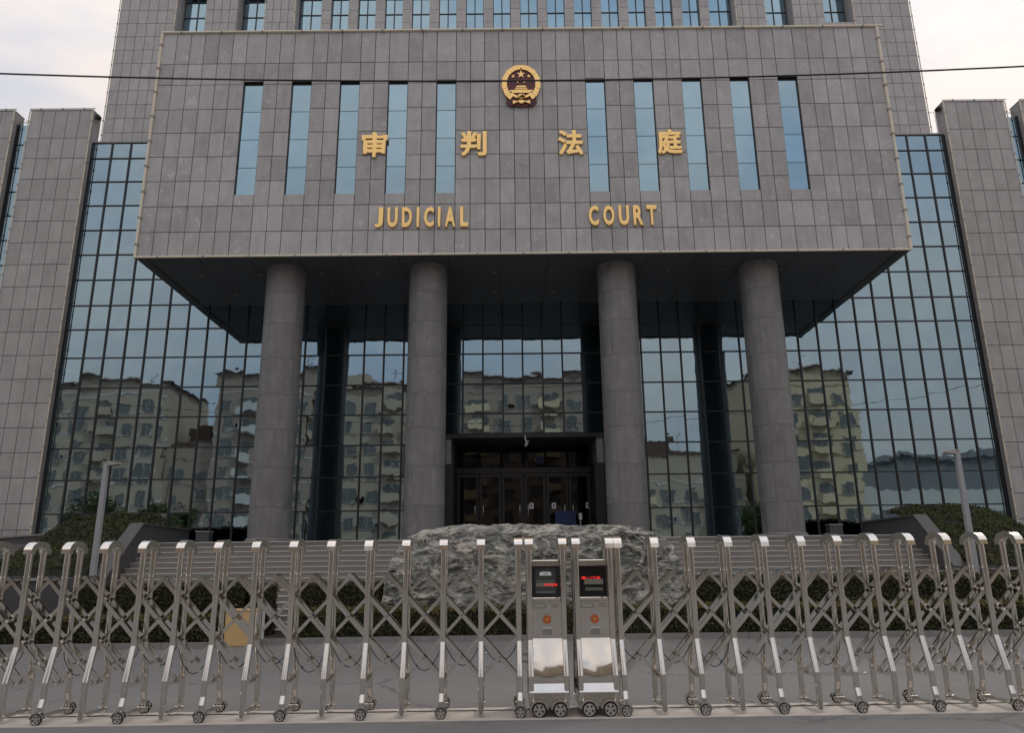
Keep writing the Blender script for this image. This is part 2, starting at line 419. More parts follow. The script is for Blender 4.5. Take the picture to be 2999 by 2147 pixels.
# ---- columns
for cxp in (-8.085, -2.935, 3.88, 9.04):
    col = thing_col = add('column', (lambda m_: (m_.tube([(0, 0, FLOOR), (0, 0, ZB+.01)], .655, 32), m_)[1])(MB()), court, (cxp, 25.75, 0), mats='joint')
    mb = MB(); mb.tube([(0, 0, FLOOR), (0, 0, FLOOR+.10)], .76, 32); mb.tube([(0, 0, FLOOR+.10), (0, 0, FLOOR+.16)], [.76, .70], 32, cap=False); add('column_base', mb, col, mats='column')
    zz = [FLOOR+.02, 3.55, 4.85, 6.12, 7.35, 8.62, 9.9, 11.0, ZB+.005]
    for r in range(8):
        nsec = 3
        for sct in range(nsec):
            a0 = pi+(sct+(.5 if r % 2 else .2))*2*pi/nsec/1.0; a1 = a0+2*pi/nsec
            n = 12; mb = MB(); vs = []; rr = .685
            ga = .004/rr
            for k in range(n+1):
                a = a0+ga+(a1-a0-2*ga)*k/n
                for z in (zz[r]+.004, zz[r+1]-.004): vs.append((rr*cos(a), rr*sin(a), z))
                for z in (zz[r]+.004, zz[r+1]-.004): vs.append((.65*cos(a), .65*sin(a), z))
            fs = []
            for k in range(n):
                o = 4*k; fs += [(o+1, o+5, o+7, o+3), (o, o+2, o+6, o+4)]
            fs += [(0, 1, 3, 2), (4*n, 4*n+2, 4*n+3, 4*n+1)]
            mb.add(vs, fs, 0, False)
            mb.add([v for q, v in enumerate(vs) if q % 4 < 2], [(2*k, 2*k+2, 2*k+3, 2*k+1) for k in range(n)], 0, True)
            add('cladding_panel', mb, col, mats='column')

# ---- glass curtain wall
PX0 = -18.20; PX1 = 19.12
def mpos(k):                                  # bays are a little narrower between the columns
    q = abs(k); return CX+(1 if k > 0 else -1)*(.80*min(q, 14)+.8195*max(0, q-14))
mx = [mpos(k) for k in range(-22, 23)]
mx = [PX0+.10]+mx+[PX1-.10]
gz = [FLOOR+.08, 3.705, 4.99, 6.235, 7.45, 8.665, 9.915, 11.12, 12.155, 13.285, 14.41, 15.53, 16.67, 17.80, 18.92, 19.675]
DX0, DX1, DZ = -2.55, 3.60, 6.59              # door recess
def visible_above(xa, xb):                    # above the soffit only the ends of the wall can be seen
    return xb < -11.2 or xa > 12.1
cw = {}
for key, (a, b) in {'a': (PX0, -7.9), 'b': (-7.9, 8.9), 'c': (8.9, PX1)}.items():
    root = box('curtain_wall', court, a, b, D2+.30, D2+.34, FLOOR if key != 'b' else DZ, 19.6 if key != 'b' else ZB+.5, 'interior')
    cw[key] = root
def seg(x): return cw['a'] if x < -7.9 else (cw['b'] if x < 8.9 else cw['c'])
npane = 0
for a, b in ((-7.9, DX0-.02), (DX1+.02, 8.9)): box('backing_wall', cw['b'], a, b, D2+.30, D2+.34, FLOOR, DZ-.001, 'interior')
for a, b in ((DX0-.45, DX0-.021), (DX1+.021, DX1+.45)): box('jamb', cw['b'], a, b, D2+.03, D2+.29, FLOOR, DZ, 'darkmetal')
for i in range(len(mx)-1):
    xa, xb = mx[i], mx[i+1]; xc = (xa+xb)/2
    for r in range(len(gz)-1):
        za, zb_ = gz[r], gz[r+1]
        if za > ZB+.3 and not visible_above(xa, xb): continue
        if DX0-.3 < xc < DX1+.3 and zb_ < DZ+.05: continue
        if DX0-.3 < xc < DX1+.3 and za < DZ < zb_: za = DZ+.06
        slab('glass_pane', seg(xc), xa, xb, D2, za, zb_, .02, 'glass', .022, .002, tilt=.0026); npane += 1
for x in mx:
    top = 19.675 if (x < -11.2 or x > 12.1) else ZB+.02
    bot = FLOOR if not (DX0-.2 < x < DX1+.2) else DZ+.01
    slab('mullion', seg(x), x-.034, x+.034, D2-.05, bot, top, .12, 'mull', 0, .006)
for r, z in enumerate(gz):
    spans = [(PX0+.1, PX1-.1)] if z < ZB+.1 else [(PX0+.1, -11.2), (12.1, PX1-.1)]
    if z < DZ: spans = [(PX0+.1, DX0-.03), (DX1+.03, PX1-.1)]
    if z < FLOOR+.1: h = .08
    else: h = .024
    for a, b in spans: slab('transom', seg((a+b)/2) if z > DZ and z < ZB+.1 else (cw['a'] if (a+b)/2 < 0 else cw['c']), a, b, D2-.043, z-h, z+h, .10, 'mull', 0, .005)
# parapet cap of the glass
for a, b, k in ((PX0, -11.0, 'a'), (12.0, PX1, 'c')): box('parapet_cap', cw[k], a, b, D2-.03, D2+.4, 19.70, 19.76, 'pole')

# ---- entrance recess with doors
ent = box('entrance_bay', court, DX0, DX1, 31.62, 31.7, FLOOR, DZ, 'interior')
box('lintel', ent, DX0-.02, DX1+.02, D2-.06, D2+.05, DZ-.11, DZ+.055, 'darkmetal')
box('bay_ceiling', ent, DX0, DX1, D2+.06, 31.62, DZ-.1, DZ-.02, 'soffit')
for a, b in ((DX0-.02, DX0+.19), (DX1-.25, DX1+.02)):
    box('side_wall', ent, a, b, D2+.06, 31.6, 5.48, DZ-.102, 'column')
    box('side_panel', ent, a+.012 if a < 0 else a-.1, b+.1 if a < 0 else b-.012, D2+.07, 31.6, FLOOR, 5.478, 'darkmetal')
nd = 6; dw = (DX1-.35-(DX0+.3))/nd
x0 = DX0+.3
for k in range(nd):
    xa = x0+k*dw; xb = xa+dw
    slab('transom_pane', ent, xa+.03, xb-.03, 31.5, 5.56, DZ-.15, .03, 'glass_dark', .02, .003, tilt=.004)
    dr = add('door', (lambda m_: (m_.box(xa+.02, xa+.12, 31.42, 31.5, FLOOR, 5.30), m_.box(xb-.12, xb-.02, 31.42, 31.5, FLOOR, 5.30), m_.box(xa+.12, xb-.12, 31.42, 31.5, 5.15, 5.30), m_.box(xa+.12, xb-.12, 31.42, 31.5, FLOOR, FLOOR+.28), m_)[-1])(MB()), ent, mats='darkmetal')
    slab('pane', dr, xa+.12, xb-.12, 31.46, FLOOR+.28, 5.15, .02, 'glass_dark', .004, .002, tilt=.005)
    mb = MB(); hx = xb-.17 if k % 2 == 0 else xa+.17
    mb.tube([(hx, 31.44, 3.25), (hx, 31.36, 3.25), (hx, 31.36, 4.2), (hx, 31.44, 4.2)], .018, 8); add('handle', mb, dr, mats='steel_dull')
    if k >= 3:
        sx = xa+(.22 if k != 5 else .7); box('notice', dr, sx, sx+.17, 31.43, 31.436, 3.85, 4.09, 'white'); box('notice_seal', dr, sx+.05, sx+.12, 31.426, 31.43, 3.93, 4.02, 'blue')
box('head_rail', ent, DX0+.2, DX1-.26, 31.40, 31.58, 5.32, 5.54, 'darkmetal')
box('wall_notice', ent, 1.04, 1.34, 31.47, 31.48, 5.70, 6.0, 'blue')
# things stored inside by the doors
b1 = thing('blue_display_board', 'blue display board standing behind the right entrance doors', 'board', (2.15, 30.9, FLOOR))
mb = MB(); mb.box(-.42, .42, -.02, .02, .12, 1.32); add('panel', mb, b1, mats='blue')
for sx in (-.3, .3):
    mb = MB(); mb.box(sx-.03, sx+.03, -.25, .25, 0, .05); mb.box(sx-.02, sx+.02, -.021, .021, .05, .12); add('foot', mb, b1, mats='darkmetal')
b2 = thing('queue_post', 'slim steel post with white head standing between the right entrance doors', 'post', (2.72, 30.6, FLOOR))
mb = MB(); mb.tube([(0, 0, 0), (0, 0, .03)], .14, 16); mb.tube([(0, 0, .03), (0, 0, .95)], .035, 10); add('stem', mb, b2, mats='steel_dull')
mb = MB(); mb.box(-.06, .06, -.03, .03, .95, 1.2); add('head', mb, b2, mats='white')
# dome camera hanging from the lintel
sc_ = thing('security_camera', 'small white security camera hanging under the entrance lintel', 'camera', (.55, 29.38, DZ-.10))
mb = MB(); mb.tube([(0, 0, .06), (0, 0, -.12), (.05, -.03, -.2)], .022, 8); add('bracket', mb, sc_, mats='white')
mb = MB(); mb.tube([(.10, -.1, -.16), (.02, .06, -.34)], .055, 10); mb.tube([(.112, -.124, -.133), (.10, -.1, -.16)], .04, 10, 1); add('housing', mb, sc_, mats=['white', 'screen'])

# ---- wing piers beside the glass
prow = [21.13]+[19.77-.98*k for k in range(0, 18)]
prow = [z for z in prow if z > 2.95]+[2.62]
def pier(x0, x1, ncol, tubes=True):
    dp = 29.2
    core = box('wing_pier', court, x0+.01, x1-.01, dp+.04, dp+.62, 0, 21.10, 'joint')
    cw_ = (x1-x0)/ncol
    for i in range(ncol):
        for a, b in zip(prow[1:], prow): slab('pier_panel', core, x0+cw_*i, x0+cw_*(i+1), dp, a, b, .035, 'pier', .0105, .004, jit=.002)
    for xx in (x0-.02, x1-.015): box('return_cladding', core, xx, xx+.035, dp+.036, dp+.66, 2.6, 21.12, 'pier')
    box('pier_cap', core, x0-.03, x1+.03, dp-.02, dp+.68, 21.13, 21.17, 'pole')
    if tubes:
        tube_run(core, (x0-.03, dp-.03, 2.7), (x0-.03, dp-.03, 21.1), .026)
        tube_run(core, (x1+.03, dp-.03, 2.7), (x1+.03, dp-.03, 21.1), .026)
    tube_run(core, (x0-.05, dp-.03, 21.2), (x1+.12, dp-.03, 21.2), .022, .9)
    return core
pa = pier(-20.86, -18.17, 5); pb = pier(19.13, 21.78, 5); pc = pier(-24.3, -21.60, 5); pd = pier(22.50, 25.2, 5)
for core, x in ((pa, -18.02), (pb, 19.0)):
    mb = MB(); mb.box(x-.07, x+.07, 29.3, 29.55, 20.84, 20.99); mb.tube([(x, 29.45, 20.84), (x, 29.5, 20.7)], .015, 6); add('floodlight', mb, core, mats='darkmetal')
# dark edge strips between glass and piers, glass slots between outer piers
for x0, x1 in ((PX0, PX0+.10), (PX1-.10, PX1)):
    box('edge_frame', cw['a'] if x0 < 0 else cw['c'], x0, x1, D2-.045, D2+.3, FLOOR, 19.69, 'darkmetal')
for x0, x1, top, core in ((-21.60, -20.86, 20.63, pc), (21.78, 22.50, 20.56, pd)):
    slot = box('glass_slot', core, x0, x1, D2+.10, D2+.14, 0, top, 'interior')
    zz = [top-1.0-1.13*k for k in range(0, 16)]
    zz = [top]+[z for z in zz if z > 2.6]+[2.6]
    for a, b in zip(zz[1:], zz):
        slab('pane', slot, x0+.12, x1-.02, D2, a, b, .02, 'glass', .025, .002, tilt=.0016)
        box('bar', slot, x0+.1, x1, D2-.03, D2+.05, a-.024, a+.024, 'mull')
    box('slot_edge', slot, x0 if x0 < 0 else x1-.12, x0+.12 if x0 < 0 else x1, D2-.035, D2+.08, 2.6, top, 'darkmetal')
# thin lightning rails on the roof line
for core, xa, xb in ((pc, -21.6, -20.9), (pd, 21.8, 22.55)):
    mb = MB()
    for z in (21.02, 21.10): mb.tube([(xa, 29.6, z-.25), (xb, 29.6, z-.25)], .012, 6)
    add('roof_rail', mb, core, mats='pole')
for core, x in ((pa, -17.95), (pb, 18.92)):
    mb = MB(); mb.tube([(x-.15, 29.7, 20.9), (x+.02, 29.7, 20.95), (x+.06, 29.7, 20.8), (x+.06, 29.7, 19.7)], .012, 6); add('roof_rail', mb, core, mats='pole')

# ---- tower behind
DT = 37.0
TX0, TX1 = -22.30, 23.26
tb = MB()
tz1 = 37.5
RX = [(-19.02, -17.36), (-15.53, -13.92), (-12.15, 13.17), (14.90, 16.51), (18.31, 19.95)]
tb.box(TX0+.01, TX1-.01, DT+1.1, DT+18, 18, tz1)
ed = [TX0+.01]+[v for r in RX for v in (r[0]-.0, r[1]+.0)]+[TX1-.01]
for a, b in zip(ed[0::2], ed[1::2]): tb.box(a+.03, b-.03, DT+.04, DT+1.1, 18, tz1)
for i, (a, b) in enumerate(RX): tb.box(a-.03, b+.03, DT+.04, DT+1.1, 18, 31.3 if i < 4 else 31.62)
tower = add('tower', tb, court, mats='joint')
trow = [24.04-.88*k for k in range(0, 3)][::-1]+[24.922+.883*k for k in range(0, 14)]
trow = [z for z in trow if z > 22.4]
def tpanels(x0, x1, n, zlo):
    w_ = (x1-x0)/n
    for i in range(n):
        for a, b in zip(trow, trow[1:]):
            if a < zlo-.01 or a > 34.2: continue
            slab('tower_panel', tower, x0+w_*i, x0+w_*(i+1), DT, a, b, .035, 'tower', .0115, .004)
tpanels(TX0, -19.02, 6, 22.4); tpanels(19.95, TX1, 6, 22.4)
for a, b in ((-17.36, -15.53), (-13.92, -12.15), (13.17, 14.90), (16.51, 18.31)): tpanels(a, b, 4, 30.1)
mb = MB(); mb.box(18.31, 19.95, DT, DT+.035, 30.2, 31.62); mb.box(TX0, TX1, DT, DT+.035, 34.8, tz1+.2)
mb.box(TX0-.01, TX0+.008, DT+.036, DT+18, 18, tz1+.2); mb.box(TX1-.008, TX1+.01, DT+.036, DT+18, 18, tz1+.2)
for a, b in RX:
    mb.box(a-.03, a-.0, DT+.036, DT+1.1, 31.3, tz1); mb.box(b, b+.03, DT+.036, DT+1.1, 31.3, tz1)
add('tower_skin', mb, tower, mats='tower')
def twin(x0, x1, yf, zb_):
    wd = box('window', tower, x0, x1, yf+.06, yf+.1, zb_, tz1, 'interior')
    zl = [zb_+.02]+[z for z in (31.93, 32.99, 34.05, 35.1, 36.2) if z > zb_+.2]
    xm = (x0+x1)/2
    for a, b in zip(zl, zl[1:]):
        for xa, xb in ((x0, xm), (xm, x1)): slab('pane', wd, xa, xb, yf, a, b, .02, 'glass_flat', .03, .002, tilt=.003)
    mb = MB(); mb.box(xm-.03, xm+.03, yf-.04, yf+.05, zb_, tz1-.3); 
    for z in zl: mb.box(x0, x1, yf-.035, yf+.05, z-.03, z+.03)
    add('window_frame', mb, wd, mats='mull')
for i, (a, b) in enumerate(RX):
    if i == 2: continue
    twin(a+.05, b-.05, DT+.85, 31.3 if i < 4 else 31.62)
sp_t = 1.5766
for k in range(-8, 8):
    xa = .512+sp_t*k+.275; xb = .512+sp_t*(k+1)-.275
    if k == -8: xa = -12.10
    if k == 7: xb = 13.12
    twin(xa, xb, DT+.70, 31.3)
for k in range(-7, 8):
    x = .512+sp_t*k
    mb = MB()
    for z0, z1 in ((31.1, 31.35), (31.36, 32.22), (32.235, 33.11), (33.125, 34.0), (34.015, 37)): mb.cham(x-.275, x+.275, DT+.42, DT+1.0, z0, z1, .006)
    add('window_pier', mb, tower, mats='tower')
for x in (-19.06, -12.2, 13.22, 19.98, -22.33, 23.3): tube_run(tower, (x, DT-.04, 22.5 if abs(x) > 20 else 31.2), (x, DT-.04, 36), .03, .9)
for x in (-13.95, 14.92): tube_run(tower, (x, DT-.04, 31.2), (x, DT-.04, 36), .02, .9)

# ================================================================== SIGNS ON THE FACADE
def glyph(ch, parent, x0, x1, z0, z1, name, off=.02, yf=D1-.02, depth=.05):
    cu = bpy.data.curves.new('glyph', 'FONT'); cu.body = ch; cu.extrude = .5; cu.offset = off*.3; cu.bevel_depth = off; cu.bevel_resolution = 0; cu.resolution_u = 3
    o = bpy.data.objects.new('glyph', cu); C.objects.link(o)
    bpy.context.view_layer.update()
    me = bpy.data.meshes.new_from_object(o.evaluated_get(bpy.context.evaluated_depsgraph_get()))
    bpy.data.objects.remove(o); me.materials.clear(); me.materials.append(MT['gold'])
    xs_ = [v.co.x for v in me.vertices]; ys_ = [v.co.y for v in me.vertices]; zs_ = [v.co.z for v in me.vertices]
    ax, bx, ay, by = min(xs_), max(xs_), min(ys_), max(ys_); zm = max(1e-6, max(zs_))
    for v in me.vertices:
        v.co = (x0+(v.co.x-ax)/(bx-ax)*(x1-x0), yf-depth*(v.co.z/zm*.5+.5), z0+(v.co.y-ay)/(by-ay)*(z1-z0))
    bm = bmesh.new(); bm.from_mesh(me); bmesh.ops.recalc_face_normals(bm, faces=bm.faces); bm.to_mesh(me); bm.free()
    return add(name, me, parent)
zh = thing('chinese_sign', 'four large gold Chinese characters spread across the granite block', 'sign')
for ch, a, b in (('审', -5.278, -4.347), ('判', -1.714, -.764), ('法', 1.79, 2.715), ('庭', 5.38, 6.29)):
    glyph(ch, zh, a, b, 15.83, 16.86, 'character', .026)
en1 = thing('english_sign', 'gold raised letters reading JUDICIAL on the granite block', 'sign')
# left edges of the letters as measured in the photograph
EN = [('J', 130, 185), ('U', 213, 282), ('D', 310, 377), ('I', 408, 426), ('C', 457, 523), ('I', 549, 567), ('A', 594, 667), ('L', 697, 752)]
for ch, a, b in EN:
    xa = px(1040+a/2.269, 635, 24.3)[0]; xb = px(1040+b/2.269, 635, 24.3)[0]
    glyph(ch, en1, xa, xb, 13.085, 13.86, 'letter', .03)
en2 = thing('english_sign', 'gold raised letters reading COURT on the granite block', 'sign')
for ch, a, b in (('C', 1553, 1620), ('O', 1650, 1724), ('U', 1753, 1822), ('R', 1850, 1917), ('T', 1940, 2007)):
    xa = px(1040+a/2.269, 630, 24.3)[0]; xb = px(1040+b/2.269, 630, 24.3)[0]
    glyph(ch, en2, xa, xb, 13.075, 13.85, 'letter', .03)

# national emblem, outline taken from the photograph (units: pixels of an enlarged crop)
def E_(x, y): return (.506+(x-1015)*.00129, 18.745+(810-y)*(.00142 if y < 810 else .00152))
emb = thing('emblem', 'round red and gold state emblem mounted high on the granite block', 'emblem')
def epoly(name, pts, y0, y1, m, parent=emb):
    mb = MB(); mb.prism([E_(*p) for p in pts], D1-y1, D1-y0, 'y'); return add(name, mb, parent, mats=m)
ring = lambda cx_, cy_, r0, r1, a0, a1, n: [(cx_+r1[0]*cos(a0+(a1-a0)*k/n), cy_-r1[1]*sin(a0+(a1-a0)*k/n)) for k in range(n+1)]+[(cx_+r0[0]*cos(a1+(a0-a1)*k/n), cy_-r0[1]*sin(a1+(a0-a1)*k/n)) for k in range(n+1)]
epoly('red_drape', [(605, 1060), (1425, 1060), (1445, 1200), (1450, 1300), (1385, 1335), (1330, 1405), (1250, 1385), (1020, 1410), (790, 1385), (700, 1405), (640, 1340), (585, 1310), (600, 1200)], .03, .08, 'red')
epoly('red_field', [(1015+455*cos(2*pi*k/40), 770-455*sin(2*pi*k/40)) for k in range(40)], .03, .09, 'red')
mb = MB()
for side in (1, -1):
    for k in range(11):
        a0 = pi/2-side*.02-side*k*(pi*.80)/11; a1 = a0-side*(pi*.80)/11*.96
        lift = .006*(k % 2)
        poly = ring(1015, 790, (408, 420), (545+8*(k % 2), 548+6*(k % 2)), a0, a1, 4)
        mb.prism([E_(*p) for p in poly], D1-.135-lift, D1-.06, 'y')
add('wreath', mb, emb, mats='gold')
epoly('wreath_tip', [(560, 1050), (640, 1010), (660, 1020), (605, 1130)], .06, .15, 'gold'); epoly('wreath_tip', [(1370, 1010), (1400, 1005), (1470, 1045), (1425, 1115)], .06, .15, 'gold')
epoly('wreath_crown', [(985, 340), (1015, 240), (1050, 340)], .08, .16, 'gold')
epoly('lower_ring', ring(1015, 800, (355, 345), (415, 408), -pi*.20, -pi*.80, 16), .08, .13, 'gold')
def star(cx_, cy_, r, rot=0):
    return [(cx_+(r if k % 2 == 0 else r*.36)*sin(rot+k*pi/5), cy_-(r if k % 2 == 0 else r*.36)*cos(rot+k*pi/5)) for k in range(10)]
for cx_, cy_, r in ((1015, 510, 128), (790, 570, 62), (1238, 570, 62), (920, 730, 55), (1108, 730, 55)): epoly('star', star(cx_, cy_, r), .09, .125, 'gold')
gt = epoly('gate_tower', [(690, 975), (850, 970), (850, 945), (880, 945), (835, 925), (870, 905), (855, 893), (890, 878), (880, 850), (1150, 850), (1140, 878), (1178, 893), (1165, 905), (1195, 925), (1160, 945), (1180, 945), (1180, 970), (1345, 975), (1355, 1050), (680, 1050)], .09, .13, 'gold')
epoly('roof_line', [(860, 903), (1175, 903), (1175, 912), (860, 912)], .13, .14, 'red', gt); epoly('roof_line', [(870, 950), (1165, 950), (1165, 956), (870, 956)], .13, .14, 'red', gt)
cog = [(1015+(118 if (k//2) % 2 else 96)*cos(pi*k/22), 1175-(95 if (k//2) % 2 else 72)*sin(pi*k/22)) for k in range(23)]
epoly('cog', cog+[(897, 1190), (1133, 1190)][::-1], .12, .16, 'gold')
epoly('ribbon_bow', [(775, 1265), (890, 1285), (1015, 1245), (1140, 1285), (1260, 1258), (1265, 1355), (1130, 1310), (1085, 1300), (1070, 1335), (1015, 1345), (960, 1335), (945, 1300), (900, 1310), (775, 1360)], .08, .15, 'gold')
for k, xx in enumerate((650, 700, 750, 1290, 1340, 1390)): epoly('drape_fold', [(xx, 1150+abs(k-2.5)*-6), (xx+16, 1150), (xx+12, 1370), (xx-6, 1365)], .08, .10, 'red')

# ================================================================== CHEEK WALLS, PLANTERS, RAMPS
def leaf_cloud(samples, size, mi_fn, mb):
    """one small leaf quad per (point, normal)"""
    for p, n in samples:
        s = size*random.uniform(.6, 1.35)
        d = (Vector(n)+Vector((random.gauss(0, .7), random.gauss(0, .7), random.gauss(0, .7)))).normalized()
        a = d.orthogonal().normalized(); a.rotate(Matrix.Rotation(random.uniform(0, 2*pi), 3, d)); b = d.cross(a)
        p = Vector(p); tip = p+a*s
        mb.add([p-a*s*.2, p+a*s*.4+b*s*.36+d*s*.1, tip, p+a*s*.4-b*s*.36+d*s*.1], [(0, 1, 2, 3)], mi_fn(p))

def cheek(x, lab, sgn):
    c_ = thing('stair_cheek_wall', lab, 'wall')
    prof = [(19.9, 0), (26.4, 0), (26.4, 2.88), (22.95, 2.90), (21.2, 1.42), (19.9, 1.36)]
    mb = MB(); mb.prism(prof, x-.14, x+.14, 'x'); add('wall', mb, c_, mats='cheek')
    mb = MB()
    top = [(26.4, 2.88), (22.95, 2.90), (21.2, 1.42), (19.9, 1.36)]
    for (ya, za), (yb_, zb2) in zip(top, top[1:]):
        mb.prism([(ya, za+.002), (yb_, zb2+.002), (yb_, zb2+.06), (ya, za+.06)], x-.20, x+.20, 'x')
    add('coping', mb, c_, mats='cheek')
    return c_
cheek(STX0-.142, 'dark granite cheek wall left of the steps, sloping then level', -1); cheek(STX1+.142, 'dark granite cheek wall right of the steps, sloping then level', 1)

def planter(sgn, x_in, x_out, lab_m, lab_w, prof):
    # low retaining wall in front of the bed
    wl = thing('planter_wall', lab_w, 'wall')
    xa, xb = sorted((x_in, x_out))
    mb = MB(); mb.box(xa, xb, 20.4, 20.7, 0, 1.36); add('wall', mb, wl, mats='cheek')
    mb = MB(); mb.box(xa-.0, xb+.0, 20.33, 20.77, 1.362, 1.43); add('coping', mb, wl, mats='coping')
    md = thing('shrub_mound', lab_m, 'shrubs')
    # sloped bed surface: crest profile along x, from the retaining wall to the crest
    core = MB(); nx, ny = 60, 26; vs = []
    def surf(u, v):
        x = xa+(xb-xa)*u
        zc = interp(prof, x)
        y = 20.75+4.6*v
        t_ = min(1, max(0, (v-.02)/.9)); sm = t_*t_*(3-2*t_)
        z = 1.36+(zc-1.36)*(sm*.75+t_*.25)
        z += .05*noise.noise((x*1.3, y*1.3, 3.1))+.025*noise.noise((x*3.7, y*3.7, 9))
        if v < .16: z = max(z, 1.36+.36*min(1, v/.03))          # clipped low hedge along the front edge
        return Vector((x, y, z))
    for j in range(ny+1):
        for i in range(nx+1): vs.append(surf(i/nx, j/ny)-Vector((0, 0, .05)))
    fs = [(j*(nx+1)+i, j*(nx+1)+i+1, (j+1)*(nx+1)+i+1, (j+1)*(nx+1)+i) for j in range(ny) for i in range(nx)]
    core.add(vs, fs, 0, True)
    add('soil_bed', core, md, mats='hedgecore')
    lf = MB(); sm = []
    for _ in range(26000):
        u, v = random.random(), random.random()**.9
        p = surf(u, v); e = .02
        n = (surf(min(1, u+e), v)-surf(max(0, u-e), v)).cross(surf(u, min(1, v+e))-surf(u, max(0, v-e))).normalized()
        if n.z < 0: n = -n
        p += n*random.uniform(-.05, .05)
        if noise.noise((p.x*2.4, p.y*2.4, 5)) < -.32: continue
        sm.append((p, n))
    leaf_cloud(sm, .055, lambda p: (1 if noise.noise((p.x*.9, p.y*.9, 17)) > .5 and random.random() < .3 else (2 if noise.noise((p.x*.5, p.y*.7, 4)) > 0.05 or p.y < 21.4 else 0)), lf)
    add('foliage', lf.mesh('foliage', ['lawn', 'leaf_tip', 'leaf'], fix=False), md)
def interp(pr, x):
    if x <= pr[0][0]: return pr[0][1]
    for (a, za), (b, zb2) in zip(pr, pr[1:]):
        if x <= b: return za+(zb2-za)*(x-a)/(b-a)
    return pr[-1][1]
planter(-1, STX0-.30, -17.5, 'green shrub mound beside the steps behind the left street lamp', 'low dark planter wall with pale coping left of the steps',
        [(-17.5, 1.5), (-15.4, 2.0), (-14.8, 2.62), (-14.4, 2.95), (-14.0, 3.28), (-12.6, 3.36), (-11.6, 3.3), (-11.0, 3.0)])
planter(1, STX1+.30, 18.5, 'green shrub mound beside the steps behind the right street lamp', 'low dark planter wall with pale coping right of the steps',
        [(12.0, 3.1), (13.0, 3.36), (14.7, 3.36), (15.4, 3.2), (15.8, 2.9), (16.3, 2.4), (18.5, 1.5)])
def ramp(pts, lab):
    r_ = thing('ramp_wall', lab, 'wall'); mb = MB()
    (xa, ya, za), (xb, yb_, zb2) = pts
    d = Vector((xb-xa, yb_-ya, 0)).normalized(); n = Vector((-d.y, d.x, 0))*.12
    def prism(o0, o1, h0, h1, mm):
        vs = []
        for (x, y, z) in pts:
            for s_ in (-1, 1):
                for zz in (h0, h1): vs.append((x+n.x*s_*mm, y+n.y*s_*mm, (0 if zz == 'g' else z+zz)))
        return vs, [(0, 1, 3, 2), (4, 6, 7, 5), (0, 4, 5, 1), (2, 3, 7, 6), (1, 5, 7, 3), (0, 2, 6, 4)]
    mb.add(*prism(0, 0, 'g', 0, 1)); add('wall', mb, r_, mats='cheek')
    mb = MB(); mb.add(*prism(0, 0, .002, .06, 1.5)); add('coping', mb, r_, mats='step')
ramp([(-28, 25.6, 2.0), (-14.9, 25.8, 2.78)], 'dark sloping ramp wall below the left granite piers')
ramp([(15.95, 25.8, 2.72), (29, 25.6, 2.0)], 'dark sloping ramp wall below the right granite piers')

# ================================================================== HEDGES, KERB
def hedge(path, depth, h, lab, tip, n_m2=950, z0=0.0, topfn=None, gaps=()):
    hd = thing('hedge', lab, 'hedge')
    core = MB(); lf = MB(); sm = []
    for (xa, ya), (xb, yb_) in zip(path, path[1:]):
        d = Vector((xb-xa, yb_-ya, 0)); Ls = d.length; d.normalize(); n = Vector((d.y, -d.x, 0))
        A = Vector((xa, ya, z0)); i_ = .06
        vs = []
        for s_ in (0, Ls):
            for q in (i_, depth-i_):
                for z in (0, h-i_): vs.append(A+d*s_-n*q+Vector((0, 0, z)))
        core.add(vs, [(0, 1, 3, 2), (4, 6, 7, 5), (0, 4, 5, 1), (2, 3, 7, 6), (1, 5, 7, 3), (0, 2, 6, 4)])
        cnt = int(Ls*h*n_m2)
        for _ in range(cnt):
            s_ = random.uniform(0, Ls); z = h*random.random()
            bulge = .05*noise.noise((s_*1.1+xa, z*2.2, 2))+.03*noise.noise((s_*4+xa, z*4, 8))
            sm.append((A+d*s_+n*(bulge+random.uniform(-.06, .015))+Vector((0, 0, z)), n))
        for _ in range(int(Ls*depth*n_m2*.9)):
            s_ = random.uniform(0, Ls); q = random.uniform(0, depth)
            bz = .035*noise.noise((s_*1.5+xa, q*2, 5))+.02*noise.noise((s_*6, q*6, 5))
            sm.append((A+d*s_-n*q+Vector((0, 0, h+bz+random.uniform(-.05, .03))), Vector((0, 0, 1))))
        for e in (0, Ls):
            for _ in range(int(depth*h*n_m2)):
                sm.append((A+d*(e+random.uniform(-.02, .02))-n*random.uniform(0, depth)+Vector((0, 0, h*random.random())), d*(1 if e else -1)))
    leaf_cloud(sm, .05, lambda p: 1 if (p.z > z0+h-.09 and random.random() < tip) else (2 if random.random() < .02+.25*(noise.noise((p.x*.8, 3, 1)) > .55) else 0), lf)
    add('branch_core', core, hd, mats='hedgecore'); add('foliage', lf.mesh('foliage', ['leaf', 'leaf_tip', 'leaf_dry'], fix=False), hd)
    return hd
hedge([(-15, 16.98), (-6.42, 17.0)], .75, .62, 'clipped low hedge along the kerb left of the tan board', .6)
hedge([(-5.0, 17.74), (4.2, 17.86), (15.5, 17.6)], .62, .70, 'long clipped low hedge along the kerb in front of the boulder', .75)
hedge([(-10.3, 18.55), (-6.35, 18.6)], .6, 1.27, 'taller clipped hedge block at the foot of the steps, left end', .12)
hedge([(-6.2, 18.6), (-5.72, 18.6)], .6, 1.24, 'narrow clipped hedge block left of the gap in the back hedge', .12)
hedge([(-5.05, 18.62), (-3.15, 18.62)], .6, 1.25, 'clipped hedge block between the gap and the boulder', .12)
hedge([(4.25, 18.68), (15, 18.5)], .6, 1.27, 'long taller clipped hedge right of the boulder at the foot of the steps', .14)
kb = thing('kerb', 'low grey kerb edging the planted strip inside the gate', 'kerb'); kb['kind'] = 'structure'
